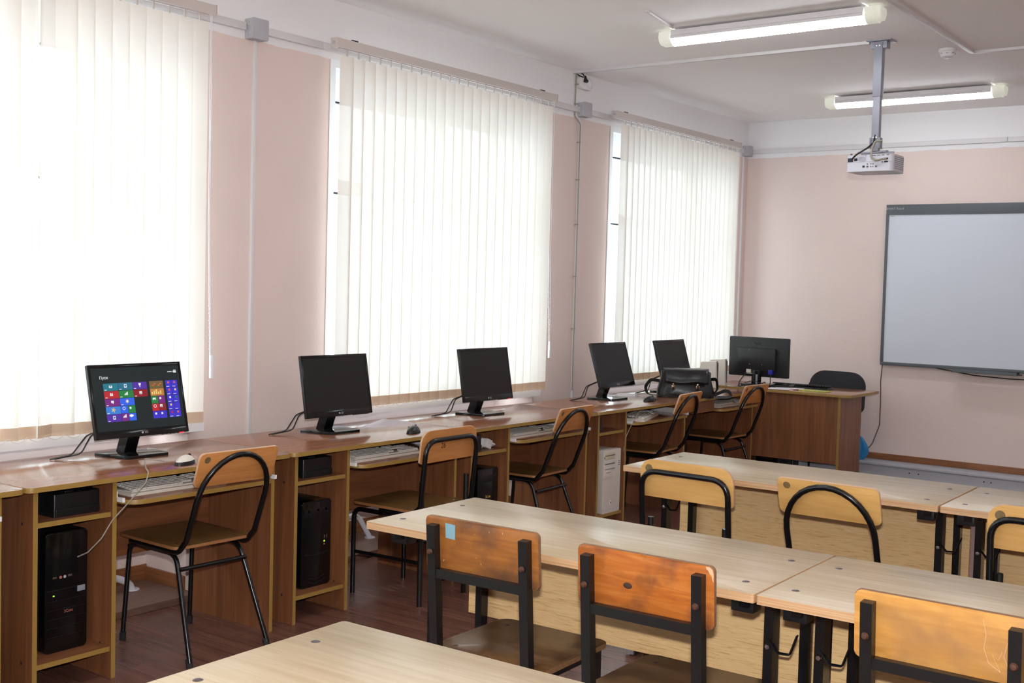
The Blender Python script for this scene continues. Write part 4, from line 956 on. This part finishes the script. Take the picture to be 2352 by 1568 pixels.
q = MB(); q.lathe([(0, .003), (.012, .002), (.0125, 0)], 14, X=T(.207, .165, .575)); q.build('tube_plug', 'chrome', widey)

def make_old(k):
    t = thing('worn_wooden_chair', (0, 0, 0), 0, '', 'chair', 'worn square-tube chairs at the middle table')
    q = MB(); q.slab(rrect(-.19, .19, -.19, .19, .03), .432, .447, 0, 1, bev=.003); s_ = q.build('seat', ['old_seat', 'old_edge'], t)
    q = MB()
    for x in (-.13, .13):
        for y in (-.135, .135): q.lathe([(0, .0015), (.007, .001), (.009, 0)], 10, X=T(x, y, .4465))
    q.build('rivet', 'bolt', s_)
    top = .808
    for s in (-1, 1):
        q = MB(); q.tube([(.235, s*.155, 0), (.192, s*.155, .43), (.222, s*.155, top)], .01, rect=(.0135, .0135), up=(0, 1, 0))
        lg = q.build('leg', 'blackm', t)
        q = MB(); q.lathe([(0, .007), (.006, .006), (.009, 0)], 10, X=T(.2335, s*.155, top-.075) @ RY(PI/2)); q.build('bolt', 'rust', lg)
        q = MB(); q.tube([(-.165, s*.155, 0), (-.165, s*.155, .43)], .01, rect=(.0135, .0135)); q.build('leg', 'blackm', t)
        q = MB(); q.tube([(-.165, s*.155, .417), (.19, s*.155, .417)], .01, rect=(.0125, .0125)); q.tube([(-.165, s*.155, .17), (.215, s*.155, .17)], .01, rect=(.010, .010)); q.build('side_rail', 'blackm', t)
    for x_, z_, h_ in ((.212, .672, .011), (.192, .417, .0125), (-.165, .417, .0125)):
        q = MB(); q.tube([(x_, -.155, z_), (x_, .155, z_)], .01, rect=(.0125, h_)); q.build('crossbar', 'blackm', t)
    X = T(.200, 0, .752) @ RY(.075) @ FX
    q = MB(); q.slab(rrect(-.190, .190, -.078, .078, .014), -.006, .006, 0, 1, X=X, bev=.002); bk = q.build('backrest', ['old%d' % k, 'old_edge'], t)
    return t, bk, X
o1, bk, OX = make_old(0); o1.location = (2.425, 2.70, 0); o1.rotation_euler = (0, 0, -PI/2+.03); o1['label'] = 'worn orange chair with a small blue sticker on its back'
q = MB(); q.slab([(-.120, .022), (-.088, .020), (-.086, .062), (-.120, .064)], .0061, .0068, X=OX); st = q.build('sticker', 'sticker', bk); st['label'] = 'small blue sticker'
q = MB()
for k_, (x, y) in enumerate(((-.02, .045), (.03, .058), (.075, .062), (-.015, -.02), (.0, -.035), (-.13, -.045), (-.126, -.043))): q.lathe([(0, .0003), (.0012, .0002), (.0013, 0)], 7, X=OX @ T(x, y, .0061) @ Matrix.Diagonal((.8, 1+(k_ % 3)*.9, 1, 1)))
q.build('paint_speck', 'scratch', bk)
o2, bk, OX = make_old(1); o2.location = (2.945, 2.69, 0); o2.rotation_euler = (0, 0, -PI/2+.02); o2['label'] = 'worn orange chair with a dark knot on its back, middle of the three old chairs'
q = MB(); q.lathe([(0, .0006), (.009, .0006), (.010, 0)], 16, X=OX @ T(-.045, -.008, .006) @ Matrix.Diagonal((1.3, .8, 1, 1))); q.build('wood_knot', 'pencil', bk)
q = MB(); q.slab([(.168, .0765), (.178, .0765), (.186, .071), (.1885, .060), (.1885, .040), (.185, .046), (.183, .056), (.178, .060), (.174, .068), (.170, .070)], .0060, .0064, X=OX); q.build('chipped_corner', 'scratch', bk)
o3, bk, OX = make_old(2); o3.location = (3.655, 2.735, 0); o3.rotation_euler = (0, 0, -PI/2-.01); o3['label'] = 'worn orange chair with pale scratches on its back, at the right edge'
q = MB()
for pts in ([(.085, .062), (.092, .03), (.088, .0), (.098, -.03), (.122, -.045)], [(.122, -.045), (.105, -.01), (.118, -.02), (.125, .0)], [(.135, .02), (.128, -.01), (.136, -.03)]):
    q.tube([(p[0], p[1], .0062) for p in pts], .0007, seg=5, X=OX)
q.build('scratch', 'scratch', bk)

# ================================================================== STUDENT TABLES
def make_table():
    t = thing('school_table', (0, 0, 0), 0, '', 'table', 'two-seat school tables')
    L_, D_, H_ = 1.252, .541, .76
    q = MB(); q.slab(rrect(0, L_, 0, D_, .006), H_-.022, H_, 0, 1, bev=.0015, bmi=1); tp = q.build('tabletop', ['table', 'ply'], t)
    for x in (.057, L_-.067):
        for y in (.105, .40):
            q = MB(); q.lathe([(0, .0012), (.008, .001), (.010, 0)], 14, X=T(x, y, H_)); q.build('bolt_head', 'bolt', tp)
    q = MB(); q.slab([(.008, .375), (L_-.012, .375), (L_-.012, .675), (.008, .675)], -.5*.018, .5*.018, 0, 1, X=T(0, .520, 0) @ FY); q.build('modesty_panel', ['panel', 'ply'], t)
    for k, x in enumerate((.078, L_-.052)):
        f = MB(); f.tube([(x, .245, .05), (x, .245, .722)], .01, rect=(.0125, .022)); l = f.build('leg', 'black', t)
        f = MB(); f.tube([(x, .490, .05), (x, .490, .722)], .01, rect=(.0125, .018)); f.build('leg', 'black', t)
        f = MB(); f.tube([(x, -.03, .03), (x, .53, .03)], .01, rect=(.016, .02)); ft = f.build('foot_rail', 'black', t)
        f = MB(); f.box((x-.019, -.036, .005), (x+.019, -.026, .053), bev=.002); f.box((x-.019, .526, .005), (x+.019, .536, .053), bev=.002); f.build('end_cap', 'grey_box', ft)
        f = MB(); f.tube([(x, .06, .722), (x, .505, .722)], .01, rect=(.0145, .012)); f.build('top_bar', 'black', t)
        f = MB(); f.box((x-.04, .075, .690), (x+.02, .125, .7375), bev=.004); f.build('bracket', 'bplastic', t)
        f = MB(); s = 1 if k else -1
        for dy in (0, .008): f.tube(fillet([(x+.0, .225+dy, .59), (x+.03, .215+dy, .56), (x+.065, .205+dy, .565), (x+.085, .20+dy, .62)], .012), .0025, seg=6)
        f.build('bag_hook', 'black', t)
        f = MB(); f.lathe([(0, .007), (.006, .006), (.009, 0)], 10, X=T(x, .2225, .57) @ RX(PI/2)); f.build('screw', 'chrome', l)
    return t
tab = make_table()
tl = [(1.953, 2.543, .016, 'school table with three worn orange chairs, its left half'), (3.211, 2.563, .016, 'school table joined to the right end of the middle row table'),
      (1.932, 4.071, .02, 'school table farthest left in the row near the whiteboard wall'), (3.190, 4.096, .012, 'school table at the right edge in the row near the whiteboard wall'),
      (2.645, 1.222, .02, 'school table closest to the camera, cut off by the bottom edge'), ]
tl[0] = tl[0][:3]+('middle row school table, on its left end nearest the computer desks',)
for i, (x, y, rz, lb) in enumerate(tl): place(tab, i > 0, (x, y, 0), rz, lb)

# heating pipes in the niches
q = MB(); q.tube([(-.24+.0, 2.2, .10), (-.24, 2.9, .10), (-.235, 3.02, .11)]+[(-.225+.04*math.sin(a*PI/2/6), 3.05+.20*math.sin(a*PI/2/6), .11-.08*(1-math.cos(a*PI/2/6))) for a in range(7)], .017, seg=12)
q.lathe([(0, .004), (.034, .004), (.036, 0)], 16, X=T(-.185, 3.25, .03)); tag(q.build('heating_pipe', 'pipe', ang=60), 'curved white heating pipe in the niche below the first window', 'pipe')
q = MB(); q.tube(fillet([(-.20, 4.5, .16), (-.20, 4.75, .16), (-.15, 4.80, .03)], .06), .015, seg=12); q.lathe([(0, .004), (.030, .004), (.032, 0)], 16, X=T(-.15, 4.80, .03)); tag(q.build('heating_pipe', 'pipe', ang=60), 'white heating pipe in the niche below the middle window', 'pipe')
